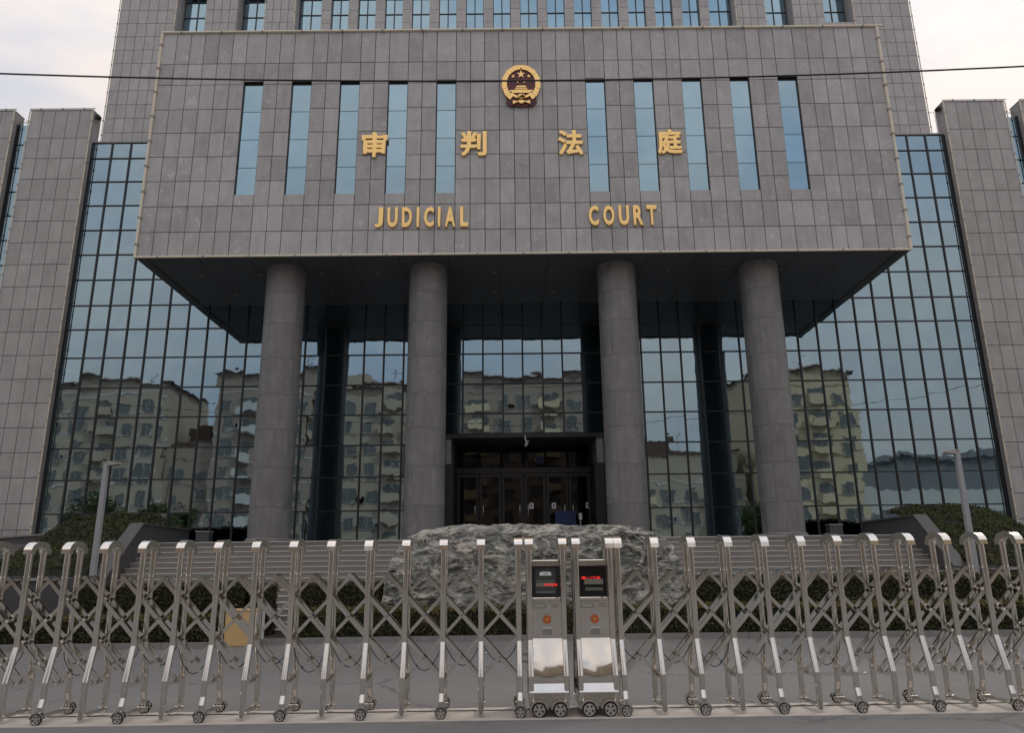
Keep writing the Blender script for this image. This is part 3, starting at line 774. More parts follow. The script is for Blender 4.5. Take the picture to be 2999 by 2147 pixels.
kp = [(-16, 16.72), (-6.36, 16.74), (-6.30, 17.40), (-4.2, 17.58), (4.2, 17.72), (16, 17.42)]
for (xa, ya), (xb, yb_) in zip(kp, kp[1:]):
    Lk = sqrt((xb-xa)**2+(yb_-ya)**2); n = max(1, round(Lk/1.0)); ang = atan2(yb_-ya, xb-xa)
    for i in range(n):
        f = (i+.5)/n; key = ('kerbm', round(Lk/n, 2))
        if key not in _cache:
            mb = MB(); l2 = Lk/n/2-.004; mb.add([(-l2, -.07, 0), (l2, -.07, 0), (l2, .07, 0), (-l2, .07, 0), (-l2, -.055, .12), (l2, -.055, .12), (l2, .07, .12), (-l2, .07, .12)],
                   [(0, 3, 2, 1), (4, 5, 6, 7), (0, 1, 5, 4), (1, 2, 6, 5), (2, 3, 7, 6), (3, 0, 4, 7)]); _cache[key] = mb.mesh('kerb_stone', ['kerb'])
        add('kerb_stone', _cache[key], kb, (xa+(xb-xa)*f, ya+(yb_-ya)*f, 0), (0, 0, ang))
mb = MB(); mb.add([(-16, 16.8, .09), (-6.31, 16.82, .09), (-6.25, 17.5, .09), (4.2, 17.78, .09), (16, 17.5, .09), (16, 19.5, .09), (-16, 19.5, .09)], [(0, 1, 2, 3, 4, 5, 6)])
add('planting_bed', mb, mats='soil', kind='structure', label='bare dark soil of the planting bed behind the kerb', category='soil')

# tan board standing at the end of the low hedge
tbd = thing('tan_board', 'tan painted block standing at the end of the low hedge by the kerb', 'block', (-5.84, 17.1, 0))
mb = MB(); mb.cham(-.34, .30, 0, .5, .0, .72, .012); add('body', mb, tbd, mats='yellow')
mb = MB(); mb.cham(-.355, .315, -.012, .51, .722, .75, .006); add('cap', mb, tbd, mats='yellow')
mb = MB(); mb.box(.302, .36, .02, .48, 0, .70); add('side_plate', mb, tbd, mats='white')

# ================================================================== LANDSCAPE BOULDER
rk = thing('boulder', 'huge grey veined landscape boulder lying behind the low hedge', 'boulder')
prof = [(-3.22, .0), (-3.12, .69), (-2.99, 1.26), (-2.92, 1.73), (-2.74, 2.06), (-2.53, 2.24), (-2.15, 2.42), (-1.65, 2.52), (-1.04, 2.57), (-.8, 2.54), (-.05, 2.57), (.72, 2.55), (1.27, 2.51), (1.82, 2.52), (2.7, 2.51), (3.16, 2.44), (3.58, 2.25), (3.85, 2.03), (3.98, 1.66), (4.11, 1.13), (4.16, .70), (4.26, 0)]
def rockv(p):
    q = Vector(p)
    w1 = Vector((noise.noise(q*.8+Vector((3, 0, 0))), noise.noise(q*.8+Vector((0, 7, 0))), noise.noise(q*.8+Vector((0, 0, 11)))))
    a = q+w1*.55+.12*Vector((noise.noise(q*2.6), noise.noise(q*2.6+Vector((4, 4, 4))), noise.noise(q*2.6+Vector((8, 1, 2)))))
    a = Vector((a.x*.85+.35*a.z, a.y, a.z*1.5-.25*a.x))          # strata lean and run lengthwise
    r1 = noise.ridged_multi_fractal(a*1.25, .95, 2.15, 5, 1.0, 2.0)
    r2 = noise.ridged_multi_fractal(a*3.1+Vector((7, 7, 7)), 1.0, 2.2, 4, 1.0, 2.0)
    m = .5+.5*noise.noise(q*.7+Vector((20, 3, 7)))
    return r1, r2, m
NU, NV = 440, 210
vs = []; cols = []
for i in range(NU+1):
    u = i/NU; u = .5-.5*cos(pi*u)
    x = -3.22+7.48*u
    H = interp(prof, x); T = .78*min(1, (sin(pi*min(1, max(0, u))))**.45)+.02
    for j in range(NV+1):
        a = pi*j/NV
        cy = -abs(cos(a))**.55*(1 if cos(a) > 0 else -1); cz = abs(sin(a))**.62
        p = Vector((x, 18.75+cy*T, H*cz))
        nrm = Vector(((u-.5)*1.2, cy, cz*.9+.05)).normalized()
        fo, r1, r2 = rockv(p)
        disp = .085*(fo-1.0)+.03*(r1-1.0)+.05*noise.noise(p*1.6)+.008*noise.noise(p*17)
        disp *= .45+.55*min(1, max(0, (H*1.0-p.z)/.35+.15))
        disp *= min(1, H/.8)
        p = p+nrm*disp; p.z = max(-.02, p.z)
        vs.append(p)
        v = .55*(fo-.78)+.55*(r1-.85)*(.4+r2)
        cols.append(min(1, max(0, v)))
mb = MB(); W_ = NV+1
mb.add(vs, [(i*W_+j, i*W_+j+1, (i+1)*W_+j+1, (i+1)*W_+j) for i in range(NU) for j in range(NV)], 0, True)
t = NT('veined_rock')
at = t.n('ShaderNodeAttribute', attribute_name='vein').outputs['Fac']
n1 = t.noise(t.pos(), 1.5, 5, .6, .8); n2 = t.noise(t.pos(), 15, 4, .62)
def ridged(scale, dist, mp_):
    w_ = t.n('ShaderNodeTexNoise', {'Scale': 1.1, 'Detail': 3}); t.set(w_.inputs['Vector'], t.pos(mp_))
    sc_w = t.n('ShaderNodeVectorMath', operation='SCALE'); t.set(sc_w.inputs[0], w_.outputs['Color']); sc_w.inputs['Scale'].default_value = dist
    ad_ = t.n('ShaderNodeVectorMath', operation='ADD'); t.set(ad_.inputs[0], t.pos(mp_)); t.set(ad_.inputs[1], sc_w.outputs[0])
    r_ = t.n('ShaderNodeTexNoise', {'Scale': scale, 'Detail': 4, 'Roughness': .55, 'Offset': 1.0, 'Gain': 1.6}, noise_type='RIDGED_MULTIFRACTAL', normalize=False)
    t.set(r_.inputs['Vector'], ad_.outputs[0]); return r_.outputs['Fac']
ra = ridged(1.35, 1.6, (.8, .8, 1.5)); rb = ridged(3.2, 1.0, (.9, .9, 1.3))
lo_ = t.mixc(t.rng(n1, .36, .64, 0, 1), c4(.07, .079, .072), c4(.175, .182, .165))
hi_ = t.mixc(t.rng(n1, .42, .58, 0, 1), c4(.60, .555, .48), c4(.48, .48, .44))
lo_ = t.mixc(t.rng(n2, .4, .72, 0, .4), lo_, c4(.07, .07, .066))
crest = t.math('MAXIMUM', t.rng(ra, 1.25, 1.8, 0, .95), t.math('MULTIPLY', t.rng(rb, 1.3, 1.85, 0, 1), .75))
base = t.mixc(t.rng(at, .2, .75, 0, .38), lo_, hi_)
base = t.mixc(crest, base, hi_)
t.bump(t.math('ADD', t.math('MULTIPLY', ra, 1.0), t.math('ADD', t.math('MULTIPLY', rb, .5), t.math('MULTIPLY', n2, .25))), .75, .09)
MT['rock'] = t.done(base, .75, 0, .35)
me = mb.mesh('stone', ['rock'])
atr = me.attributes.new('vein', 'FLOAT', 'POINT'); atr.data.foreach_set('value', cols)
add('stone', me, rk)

# ================================================================== STREET LAMPS, BINS, WIRE
def lamp(x, y, sgn, h, lab):
    l_ = thing('street_lamp', lab, 'lamp', (x, y, 0), group='street lamps beside the steps')
    mb = MB(); a, b = .068, .055
    mb.add([(sx*(a if z == 0 else b), sy*(a if z == 0 else b), z) for z in (0, h) for sx, sy in ((-1, -1), (1, -1), (1, 1), (-1, 1))], [(0, 3, 2, 1), (4, 5, 6, 7), (0, 1, 5, 4), (1, 2, 6, 5), (2, 3, 7, 6), (3, 0, 4, 7)])
    mb.box(-.14, .14, -.14, .14, 0, .03); add('pole', mb, l_, mats='pole')
    mb = MB(); mb.prism([(sgn*-.057, h+.002), (sgn*.06, h+.03), (sgn*.34, h-.02), (sgn*.36, h-.06), (sgn*.12, h-.085), (sgn*.057, h-.10), (sgn*.057, h+.0)], -.075, .075, 'y'); add('lamp_head', mb, l_, mats='coping')
    mb = MB(); mb.box(min(sgn*.14, sgn*.33), max(sgn*.14, sgn*.33), -.05, .05, h-.098, h-.075); add('lens', mb, l_, mats='lens')
lamp(-10.56, 19.75, 1, 4.34, 'slim grey street lamp left of the steps, head pointing right'); lamp(11.66, 19.75, -1, 4.40, 'slim grey street lamp right of the steps, head pointing left')
for x, lab in ((-10.45, 'dark square litter bin with pale lid rim at the left end of the terrace'), (10.95, 'dark square litter bin with pale lid rim at the right end of the terrace')):
    b_ = thing('litter_bin', lab, 'bin', (x, 26.3, FLOOR), group='litter bins on the terrace')
    mb = MB(); mb.cham(-.22, .22, -.18, .18, 0, .42, .012); add('body', mb, b_, mats='soffit')
    mb = MB(); mb.cham(-.24, .24, -.2, .2, .421, .455, .008); add('lid', mb, b_, mats='coping')
pts = []
for k in range(61):
    x = -45+90*k/60
    pts.append((x, 12.0+.0*x, 10.15+.0026*(x-.3)**2-.002*x))
mb = MB(); mb.tube(pts, .017, 6); add('overhead_cable', mb, mats='cable', label='black overhead cable sagging across the front of the courthouse', category='cable')

# ================================================================== RETRACTABLE GATES
PITCH_L, PITCH_R = .4325, .4305
def leg_path(side, wheel):
    s = side
    p = [(s*.245, .03), (s*.245, .415), (s*.135, .775), (s*.135, 1.825)]
    if wheel: p = [(s*.275, .10), (s*.275, .17), (s*.245, .25), (s*.245, .415), (s*.135, .775), (s*.135, 1.825)]
    return p
def frame_mesh(wheel):
    mb = MB()
    for s in (-1, 1): mb.sweep(leg_path(s, wheel), .031, .028, 0, .62)
    return mb.mesh('post_frame', ['steel'])
def arch_mesh():
    mb = MB(); n = 12
    outer = [(-.205*cos(pi*k/n), 1.790+.148*sin(pi*k/n)**.8) for k in range(n+1)]
    inner = [(-.122*cos(pi*k/n), 1.790+.082*sin(pi*k/n)**.8) for k in range(n+1)]
    for k in range(n):
        q = [outer[k], outer[k+1], inner[k+1], inner[k]]
        vs = [(x, p[0], p[1]) for x in (-.047, .047) for p in q]
        fs = [(0, 1, 5, 4), (2, 3, 7, 6), (0, 3, 2, 1), (4, 5, 6, 7)]
        if k == 0: fs.append((0, 4, 7, 3))
        if k == n-1: fs.append((1, 2, 6, 5))
        mb.add(vs, fs, 0, False)
    me = mb.mesh('arch_cap', ['steel']); return me
def wheel_mesh(r, w_):
    mb = MB(); n = 20
    prof = [(-w_/2, .70*r), (-w_/2, .92*r), (-w_*.36, r), (w_*.36, r), (w_/2, .92*r), (w_/2, .70*r)]
    for i in range(n):
        a0, a1 = 2*pi*i/n, 2*pi*(i+1)/n
        for (ya, ra), (yb_, rb) in zip(prof, prof[1:]):
            mb.add([(ra*cos(a0), ya, ra*sin(a0)), (rb*cos(a0), yb_, rb*sin(a0)), (rb*cos(a1), yb_, rb*sin(a1)), (ra*cos(a1), ya, ra*sin(a1))], [(0, 1, 2, 3)], 0, True)
    mb.disc((0, 0), .63*r, -w_*.12, w_*.12, 20, 0)
    for k in range(5):
        a = pi/2+2*pi*k/5; d = Vector((cos(a), 0, sin(a))); s_ = Vector((-sin(a), 0, cos(a)))
        q = [d*.12*r-s_*.12*r, d*.72*r-s_*.24*r, d*.72*r+s_*.24*r, d*.12*r+s_*.12*r]
        mb.add([v+Vector((0, yy, 0)) for yy in (-w_*.42, w_*.42) for v in q], [(0, 1, 2, 3), (7, 6, 5, 4), (0, 4, 5, 1), (1, 5, 6, 2), (2, 6, 7, 3), (3, 7, 4, 0)], 1)
    mb.disc((0, 0), .16*r, -w_*.5, w_*.5, 10, 1)
    rim = MB()
    for i in range(n):
        a0, a1 = 2*pi*i/n, 2*pi*(i+1)/n
        for ra, rb, ya, yb_ in ((.80*r, .66*r, -w_*.52, -w_*.52), (.66*r, .66*r, -w_*.52, w_*.52), (.66*r, .80*r, w_*.52, w_*.52)):
            mb.add([(ra*cos(a0), ya, ra*sin(a0)), (rb*cos(a0), yb_, rb*sin(a0)), (rb*cos(a1), yb_, rb*sin(a1)), (ra*cos(a1), ya, ra*sin(a1))], [(0, 1, 2, 3)], 1)
    return mb.mesh('wheel', ['black', 'rim'], fix=False)
def fender_mesh(r, w_):
    mb = MB(); n = 10; R1, R0 = r*1.28, r*1.06
    for k in range(n):
        a0 = radians(5)+radians(170)*k/n; a1 = radians(5)+radians(170)*(k+1)/n
        q = [(R1*cos(a0), R1*sin(a0)), (R1*cos(a1), R1*sin(a1)), (R0*cos(a1), R0*sin(a1)), (R0*cos(a0), R0*sin(a0))]
        vs = [(p[0], y, p[1]) for y in (-w_/2, w_/2) for p in q]
        mb.add(vs, [(0, 1, 2, 3), (7, 6, 5, 4), (0, 4, 5, 1), (2, 6, 7, 3)]+([(0, 3, 7, 4)] if k == 0 else [])+([(1, 5, 6, 2)] if k == n-1 else []))
    return mb.mesh('fender', ['steel'])
FM = {False: frame_mesh(False), True: frame_mesh(True)}; AM = arch_mesh()
WM = wheel_mesh(.060, .038); FEN = fender_mesh(.060, .046); WM2 = wheel_mesh(.078, .05); FEN2 = fender_mesh(.080, .06)
tie = MB(); tie.box(-.018, .018, -.205, .205, .055, .085)
for s in (-1, 1): tie.tube([(-.05, s*.23, .075), (.05, s*.23, .075)], .014, 8, 0)
TIE = tie.mesh('tie_bar', ['steel_dull'])
piv = MB(); piv.tube([(0, -.13, 0), (0, .13, 0)], .023, 12); PIV = piv.mesh('pivot_bar', ['steel'])
node = MB(); node.tube([(0, -.014, 0), (0, .014, 0)], .013, 8); NODE = node.mesh('pivot_bolt', ['bolt'])
def bar_mesh(L_, hy, hz):
    k = ('bar', round(L_, 3), hy)
    if k not in _cache:
        mb = MB(); mb.box(-L_/2, L_/2, -hy, hy, -hz, hz); _cache[k] = mb.mesh('scissor_bar', ['steel'])
    return _cache[k]
ZA, ZE = 1.520, .372
def gate(lab, xs_end, pitch, dirn, n, motor_x):
    """xs_end: x of the post next to the motor unit; posts continue in direction dirn"""
    G = thing('retractable_gate', lab, 'gate', (0, gate_y(0), 0), GYAW, 'retractable gates across the driveway')
    posts = [xs_end+dirn*pitch*k for k in range(n)]
    for k, x in enumerate(posts):
        wh = k % 2 == 0
        fr = add('post_frame', FM[wh], G, (x, 0, 0)); add('arch_cap', AM, fr)
        add('tie_bar', TIE, fr)
        if wh:
            for s in (-1, 1):
                add('wheel', WM, fr, (0, s*.322, .060)); add('fender', FEN, fr, (0, s*.318, .060))
    lo, hi = min(posts), max(posts)
    slope = (ZA-ZE)/(2.5*pitch)
    for k in range(-3, n+3):
        xa = xs_end+dirn*pitch*(k+.5)
        for d in (1, -1):
            x0_, x1_ = xa, xa+d*2.5*pitch; z0_, z1_ = ZA, ZE
            # clip to the run of posts
            def clipx(x): return min(hi, max(lo, x))
            cx0, cx1 = clipx(x0_), clipx(x1_)
            if abs(cx1-cx0) < .1: continue
            cz0 = ZA-slope*abs(cx0-xa); cz1 = ZA-slope*abs(cx1-xa)
            Lb = sqrt((cx1-cx0)**2+(cz1-cz0)**2)+.03; ang = atan2(cz1-cz0, cx1-cx0)
            outer = (d == -dirn)            # the paired bars outside, the crossing bar between them
            for yy in ((-.092, .092) if outer else (0,)):
                add('scissor_bar', bar_mesh(Lb, .012, .021) if outer else bar_mesh(Lb, .009, .0175), G, ((cx0+cx1)/2, yy, (cz0+cz1)/2), (0, -ang, 0))
        if lo < xa < hi:
            add('pivot_bar', PIV, G, (xa, 0, ZA))
            for q in (1, 2):
                for yy in (-.112, .112): add('pivot_bolt', NODE, G, (xa, yy, ZA-slope*pitch*q))
    # control cable looped from post to post
    pts = []
    for k in range(n-1):
        for q in range(8):
            f = q/8; x = posts[k]+(posts[k+1]-posts[k])*f; pts.append((x, .02+.05*sin(k*2.1), .78-.24*sin(pi*f)**.8-.04*((k*7) % 3)*sin(pi*f)))
    mb = MB(); mb.tube(pts, .005, 5); add('control_cable', mb, G, mats='cable')
    # motor unit
    mu = motor_unit(G, motor_x)
    lk = MB(); sgn = 1 if motor_x > xs_end else -1
    for z in (.52, .60): lk.box(min(xs_end, motor_x-sgn*.19), max(xs_end, motor_x-sgn*.19), .02, .06, z, z+.03)
    add('link_bar', lk, G, mats='steel_dull')
    return G, mu
def motor_unit(G, x):
    prof = [(.25, .12), (.25, .45), (.135, .80), (.135, 1.20), (.13, 1.662)]
    fr = [(-p[0], p[1]) for p in prof]+[(.13, 1.662), (.135, 1.2), (.135, .8), (.25, .45), (.25, .12)]
    mb = MB(); hw = .165
    # sloping front built with a gentle bulge so that the sheet reflects unevenly
    rows = [(-.255, .12), (-.255, .36), (-.254, .41), (-.247, .455), (-.2345, .50), (-.215, .56), (-.175, .68), (-.135, .80)]
    nx = 8; vs = []
    for y, z in rows:
        for i in range(nx+1):
            u = i/nx*2-1; vs.append((u*hw, y, z+(.05*u*u if .40 < z < .57 else 0)))
    mb.add(vs, [(j*(nx+1)+i, j*(nx+1)+i+1, (j+1)*(nx+1)+i+1, (j+1)*(nx+1)+i) for j in range(len(rows)-1) for i in range(nx)], 0, True)
    mb.add([(-hw, -.135, .80), (hw, -.135, .80), (hw, -.135, 1.20), (-hw, -.135, 1.20)], [(0, 1, 2, 3)])
    bk = [(-.25, .12), (-.25, .40), (-.138, .80), (-.135, 1.20), (.135, 1.2), (.135, .8), (.25, .45), (.25, .12)]
    for s in (-1, 1): mb.add([(s*hw, p[0], p[1]) for p in bk], [tuple(range(8))])
    mb.add([(sx*hw, y, z) for y, z in ((.135, 1.2), (.135, .8), (.25, .45), (.25, .12)) for sx in (-1, 1)], [(0, 1, 3, 2), (2, 3, 5, 4), (4, 5, 7, 6)])
    mb.box(-hw, hw, -.11, .13, 1.20, 1.662)
    m_ = add('motor_unit', mb.mesh('motor_unit', ['steel'], fix=True), G, (x, 0, 0))
    for s in (-1, 1):
        mbp = MB()
        for q in (-1, 1): mbp.sweep([(q*.268, .16), (q*.268, .415), (q*.158, .785), (q*.158, 1.825)], .031, .028, 0, .62)
        add('side_post', mbp, m_, (s*.195, 0, 0), mats='steel'); add('arch_cap', AM, m_, (s*.195, 0, 0))
    b_ = MB(); b_.prism([(-.302, .242), (-.302, .252), (-.256, .338), (-.2, .338), (-.2, .242)], -.215, .215, 'x')
    add('base_band', b_, m_, mats='steel')
    b_ = MB(); b_.prism([(.29, .245), (.262, .335), (.2, .335), (.2, .245)], -.215, .215, 'x'); add('base_band', b_, m_, mats='steel')
    b_ = MB(); b_.box(-.213, .213, -.268, .268, .10, .241); add('skirt', b_, m_, mats='steel_dull')
    for sx in (-.115, .115):
        for q in (-1, 1): add('wheel', WM2, m_, (sx, q*.305, .078)); add('fender', FEN2, m_, (sx, q*.302, .078))
    b_ = MB(); b_.cham(-hw, hw, -.145, -.111, 1.594, 1.662, .008); add('head_band', b_, m_, mats='steel')
    b_ = MB(); b_.cham(-hw, hw, -.145, -.111, 1.20, 1.243, .006); add('foot_band', b_, m_, mats='steel')
    scn = MB(); scn.box(-hw+.002, hw-.002, -.118, -.111, 1.245, 1.592)
    sc2 = add('display_screen', scn, m_, mats=['black'])
    pn = MB()
    if x < .6: pn.box(-.125, .115, -.124, -.1181, 1.285, 1.568); add('screen_glass', pn, sc2, mats='screen_grey')
    else: pn.box(-.14, .14, -.124, -.1181, 1.27, 1.575); add('screen_glass', pn, sc2, mats='screen')
    bands = [(-.115, .105, 1.42, 1.435), (-.115, .085, 1.365, 1.408), (-.115, .105, 1.292, 1.315)] if x < .6 else [(-.105, .115, 1.385, 1.445), (-.095, .11, 1.315, 1.35)]
    for q, (a, b, c_, d_) in enumerate(bands): box('screen_band', sc2, a, b, -.1252, -.1241, c_, d_, 'band_pale' if q == (1 if x < .6 else 0) else 'band_grey')
    if x < .6:
        pn = MB(); pn.prism([(-.075, 1.488), (.062, 1.488), (.062, 1.515), (.045, 1.53), (-.058, 1.53), (-.075, 1.515)], -.1255, -.1241, 'y'); add('white_label', pn, sc2, mats='white')
        pn = MB(); pn.prism([(-.03, 1.503), (.0, 1.510), (.03, 1.518), (.01, 1.507), (-.01, 1.500)], -.1268, -.1256, 'y'); add('label_mark', pn, sc2, mats='frame_paint')
    led = MB(); rnd = random.Random(3 if x > .6 else 5)
    if x < .6: segs = [(-.025, .012, 0), (.018, .040, 0), (.050, .128, 1)]; zc = 1.385
    else: segs = [(-.130, -.09, 2), (-.072, -.062, 0), (-.040, -.015, 0), (.000, .085, 1)]; zc = 1.458
    for a, b, kk in segs:
        xx = a
        while xx < b:
            for r_ in range(5):
                if kk == 2 or rnd.random() < (.55 if kk == 0 else .62): led.box(xx, xx+.0045, -.1275, -.1256, zc+r_*.0058-.014, zc+r_*.0058-.0096)
            xx += .0062
    add('led_text', led, sc2, mats='led')
    lb = MB()
    for a, b, c_, d_ in ((-.15, -.008, 1.128, 1.133), (-.15, -.008, 1.175, 1.18), (-.15, -.145, 1.133, 1.175), (-.013, -.008, 1.133, 1.175)): lb.box(a, b, -.139, -.1355, c_, d_)
    add('label_frame', lb, m_, mats='frame_paint')
    lb = MB(); lb.box(.055, .14, -.138, -.1355, 1.13, 1.18); add('small_plate', lb, m_, mats='steel_dull')
    rf = MB(); rf.disc((0, 1.005), .052, -.150, -.136, 24, 0); rf.disc((0, 1.005), .046, -.156, -.1501, 24, 1)
    for k in range(6): rf.box(-.018+k*.006, -.015+k*.006, -.159, -.1561, .99, 1.02, 2)
    add('warning_lamp', rf, m_, mats=['steel_dull', 'amber', 'gold'])
    tx = MB(); rnd = random.Random(9)
    for r_ in range(4):
        z = .905-.021*r_; xx = -.06+rnd.uniform(0, .02)
        while xx < .055:
            w_ = rnd.uniform(.006, .016); tx.box(xx, xx+w_, -.1385, -.1358, z, z+.011 if r_ else z+.016, 1 if r_ == 0 else 0); xx += w_+.004
    add('printed_text', tx, m_, mats=['print', 'print_pale'])
    return m_
gate('stainless steel folding gate on the left, with its motor unit showing a red display', .065, PITCH_L, -1, 16, .384)
gate('stainless steel folding gate on the right, with its motor unit showing a red display', 1.223, PITCH_R, 1, 13, .930)

# litter on the ground
for x, y, s_ in ((3.9, 17.2, .05), (-.5, 15.2, .04), (5.2, 12.0, .03), (6.3, 17.2, .04)):
    mb = MB(); n = 7; r_ = [s_*random.uniform(.6, 1.2) for _ in range(n)]
    mb.add([(r_[k]*cos(2*pi*k/n), r_[k]*.7*sin(2*pi*k/n), .004+.02*random.random()) for k in range(n)]+[(0, 0, .03)], [(k, (k+1) % n, n) for k in range(n)])
    add('litter', mb, None, (x, y, .0), mats='white', label='scrap of white paper lying on the forecourt asphalt', category='litter', group='paper scraps')

# ================================================================== ACROSS THE STREET (seen mirrored in the glass)
MT['apt_tan'] = plain('tan_render', c4(.46, .375, .29), .85, 0, .1, 1.2)
MT['apt_brown'] = plain('brown_render', c4(.38, .30, .24), .85, 0, .1, 1.2)
MT['apt_yellow'] = plain('yellow_render', c4(.64, .52, .34), .85, 0, .08, 1.2)
MT['apt_white'] = plain('white_render', c4(.62, .60, .57), .85, 0, .08, 1.2)
MT['roof'] = plain('brown_tile', c4(.13, .075, .055), .8, 0, .2, 3)
MT['winglass'] = plain('flat_window', c4(.15, .15, .145), .4, 0, .6, .4)
MT['winframe'] = plain('dull_window_frame', c4(.40, .36, .31), .6)
MT['grey_shed'] = plain('grey_shed', c4(.22, .22, .23), .7, 0, .1, 1)
wmb = MB(); wmb.box(-.75, .75, 0, .06, -.75, .75, 1)
for a, b, c_, d_ in ((-.8, .8, .75, .83), (-.8, .8, -.85, -.75), (-.8, -.74, -.75, .75), (.74, .8, -.75, .75), (-.03, .03, -.75, .75)): wmb.box(a, b, -.02, .12, c_, d_)
WIN = wmb.mesh('window', ['winframe', 'winglass'])
acm = MB(); acm.box(-.4, .4, 0, .35, 0, .6); acm.disc((-.08, .3), .22, .35, .37, 12, 1); AC = acm.mesh('air_conditioner', ['winframe', 'darkmetal'])
bal = MB(); bal.box(-1.3, 1.3, 0, 1.1, -.12, 0); bal.box(-1.3, 1.3, 1.02, 1.1, 0, 1.0); bal.box(-1.3, -1.22, 0, 1.02, 0, 1.0); bal.box(1.22, 1.3, 0, 1.02, 0, 1.0)
BAL = {m: bal.mesh('balcony', [m]) for m in ('apt_tan', 'apt_white', 'apt_yellow')}
def block(lab, x0, x1, yf, dep, h, m, seed, hip=True, balm='apt_tan', steps=()):
    K = 104/84; x0 *= K; x1 *= K; yf -= 20; dep *= K; h = h*K-.4
    B = thing('apartment_block', lab, 'building', ((x0+x1)/2, yf, 0)); rnd = random.Random(seed)
    wd = x1-x0
    mb = MB(); mb.box(-wd/2, wd/2, -dep, 0, 0, h)
    for a, b, hh in steps: mb.box(a, b, -dep*.8, .0-.3, h, h+hh)
    wl = add('wall', mb, B, mats=m)
    nf = int((h-4)/3.1); nc = max(2, int(wd/3.0))
    for f in range(nf):
        z = 4.0+1.5+f*3.1-.6
        for c in range(nc):
            x = -wd/2+(c+.5)*wd/nc
            if (c+seed) % 3 == 1: add('balcony', BAL[balm], B, (x, 0, z-.95)); add('window', WIN, B, (x, .02, z+.1), scale=(1.5, 1, 1.2))
            else: add('window', WIN, B, (x, .02, z), scale=(rnd.choice((.9, 1.2, 1.2)), 1, 1.15))
    for f in range(nf+1):
        box('floor_band', B, -wd/2, wd/2, 0, .08, 3.85+f*3.1, 4.05+f*3.1, 'apt_white' if seed % 2 else 'apt_brown')
    for c in range(nc*2):
        f = rnd.randrange(nf); x = -wd/2+(rnd.randrange(nc)+.95)*wd/nc
        if x < wd/2-.6: add('air_conditioner', AC, B, (x, .0, 4.2+f*3.1))
    # shop fronts on the ground floor
    sh = MB()
    for c in range(nc): sh.box(-wd/2+c*wd/nc+.25, -wd/2+(c+1)*wd/nc-.25, .0, .05, .3, 3.0)
    add('shop_window', sh, B, mats='winglass'); box('fascia', B, -wd/2, wd/2, .0, .12, 3.1, 3.8, 'apt_brown')
    rf = MB()
    if hip:
        o = .7; rh = 2.4
        rf.add([(-wd/2-o, -dep-o, h), (wd/2+o, -dep-o, h), (wd/2+o, o, h), (-wd/2-o, o, h), (-wd/2+dep*.35, -dep/2, h+rh), (wd/2-dep*.35, -dep/2, h+rh)],
               [(0, 3, 2, 1), (0, 1, 5, 4), (2, 3, 4, 5), (1, 2, 5), (3, 0, 4)])
    else:
        rf.box(-wd/2-.3, wd/2+.3, -dep-.3, .3, h, h+.35); rf.box(-wd/4, wd/8, -dep*.6, -dep*.3, h+.35, h+3.0)
    add('roof', rf, B, mats='roof')
    pl = MB(); pl.tube([(wd*.2, -dep*.5, h), (wd*.2, -dep*.5, h+4.2)], .05, 6); pl.tube([(wd*.2-.8, -dep*.5, h+3.6), (wd*.2+.8, -dep*.5, h+3.6)], .04, 6); add('aerial', pl, B, mats='darkmetal')
block('tan apartment block across the street, mirrored in the far left glass', -55, -39.5, -25, 13, 22.5, 'apt_tan', 1, True, 'apt_tan')
block('low brown block in the gap, mirrored in the left glass', -39.3, -33.5, -27, 11, 15.5, 'apt_brown', 2, False, 'apt_tan')
block('brown apartment block mirrored just left of the first column', -33.3, -22.5, -25, 13, 23.3, 'apt_brown', 3, True, 'apt_white')
block('tan stepped apartment block mirrored between the first two columns', -22.3, -12.0, -26, 13, 21.8, 'apt_tan', 4, True, 'apt_tan', steps=((-4, 1, 1.8),))
block('brown tiled apartment block mirrored above the entrance', -7.5, 8.2, -24.5, 13, 22.4, 'apt_brown', 6, True, 'apt_yellow')
block('lower tan block mirrored between the right-hand columns', 8.6, 26.5, -28, 11, 13.5, 'apt_tan', 5, False, 'apt_yellow')
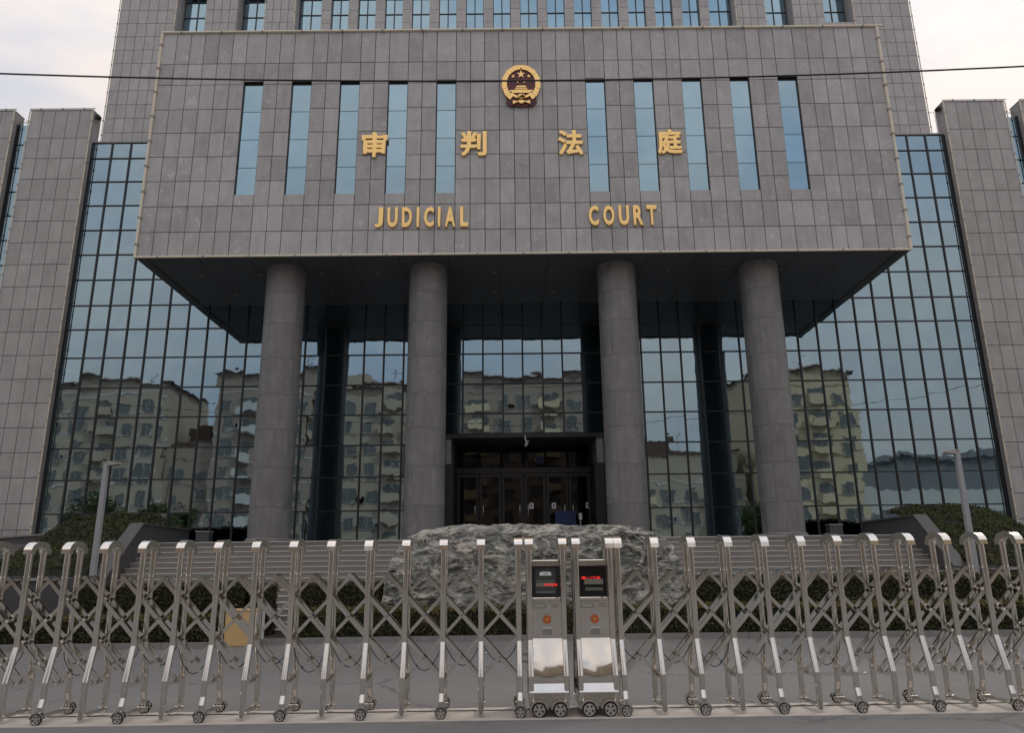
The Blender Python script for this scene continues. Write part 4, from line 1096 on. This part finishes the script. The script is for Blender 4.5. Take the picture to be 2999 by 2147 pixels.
block('yellow corner building with brown roof, mirrored right of the last column', 27.5, 38.5, -24, 12, 22.8, 'apt_yellow', 8, True, 'apt_yellow')
sh_ = thing('market_hall', 'long low grey hall with white wall bands, mirrored in the right glass', 'building', (80, -48, 0))
mb = MB(); mb.box(-33, 33, -14, 0, 0, 15.2); add('wall', mb, sh_, mats='grey_shed')
for z0, z1 in ((2.6, 6.2), (8.0, 11.0)):
    box('wall_band', sh_, -33, 33, .0, .15, z0, z1, 'apt_white')
mb = MB(); mb.box(-33.5, 33.5, -14.5, .6, 15.2, 15.7); mb.box(-12, 4, -9, -4, 15.7, 17.0); add('roof', mb, sh_, mats='grey_shed')
# street trees on the far pavement
def tree(x, y, h, r, lab, seed):
    T = thing('street_tree', lab, 'tree', (x, y, 0)); rnd = random.Random(seed)
    mb = MB(); mb.tube([(0, 0, 0), (.08, .05, h*.3), (0, .1, h*.55), (.1, 0, h*.8)], [.2, .16, .11, .04], 8)
    tips = []
    for k in range(9):
        a = rnd.uniform(0, 2*pi); zb_ = h*rnd.uniform(.35, .7); e = Vector((cos(a)*r*.8, sin(a)*r*.8, zb_+h*.2)); mb.tube([(0, .05, zb_), (e.x*.5, e.y*.5, zb_+h*.08), e], [.07, .05, .02], 6); tips.append(e)
    add('trunk', mb, T, mats='brown_wood')
    lf = MB(); sm = []
    cl = tips+[Vector((rnd.gauss(0, r*.45), rnd.gauss(0, r*.45), h*rnd.uniform(.5, .95))) for _ in range(14)]
    for c_ in cl:
        for _ in range(170):
            d = Vector((rnd.gauss(0, 1), rnd.gauss(0, 1), rnd.gauss(0, .8))).normalized(); sm.append((c_+d*r*.36*rnd.random()**.4, d))
    leaf_cloud(sm, .22, lambda p: 0, lf); add('crown', lf.mesh('crown', ['lawn'], fix=False), T)
tree(-37, -10, 8.5, 2.6, 'dark leafy street tree mirrored at the far left edge of the glass', 1)
tree(-31, -11, 7, 2.2, 'smaller dark street tree mirrored in the left glass', 2)
tree(24, -13, 7.5, 2.3, 'dark street tree mirrored low behind the right-hand columns', 3)
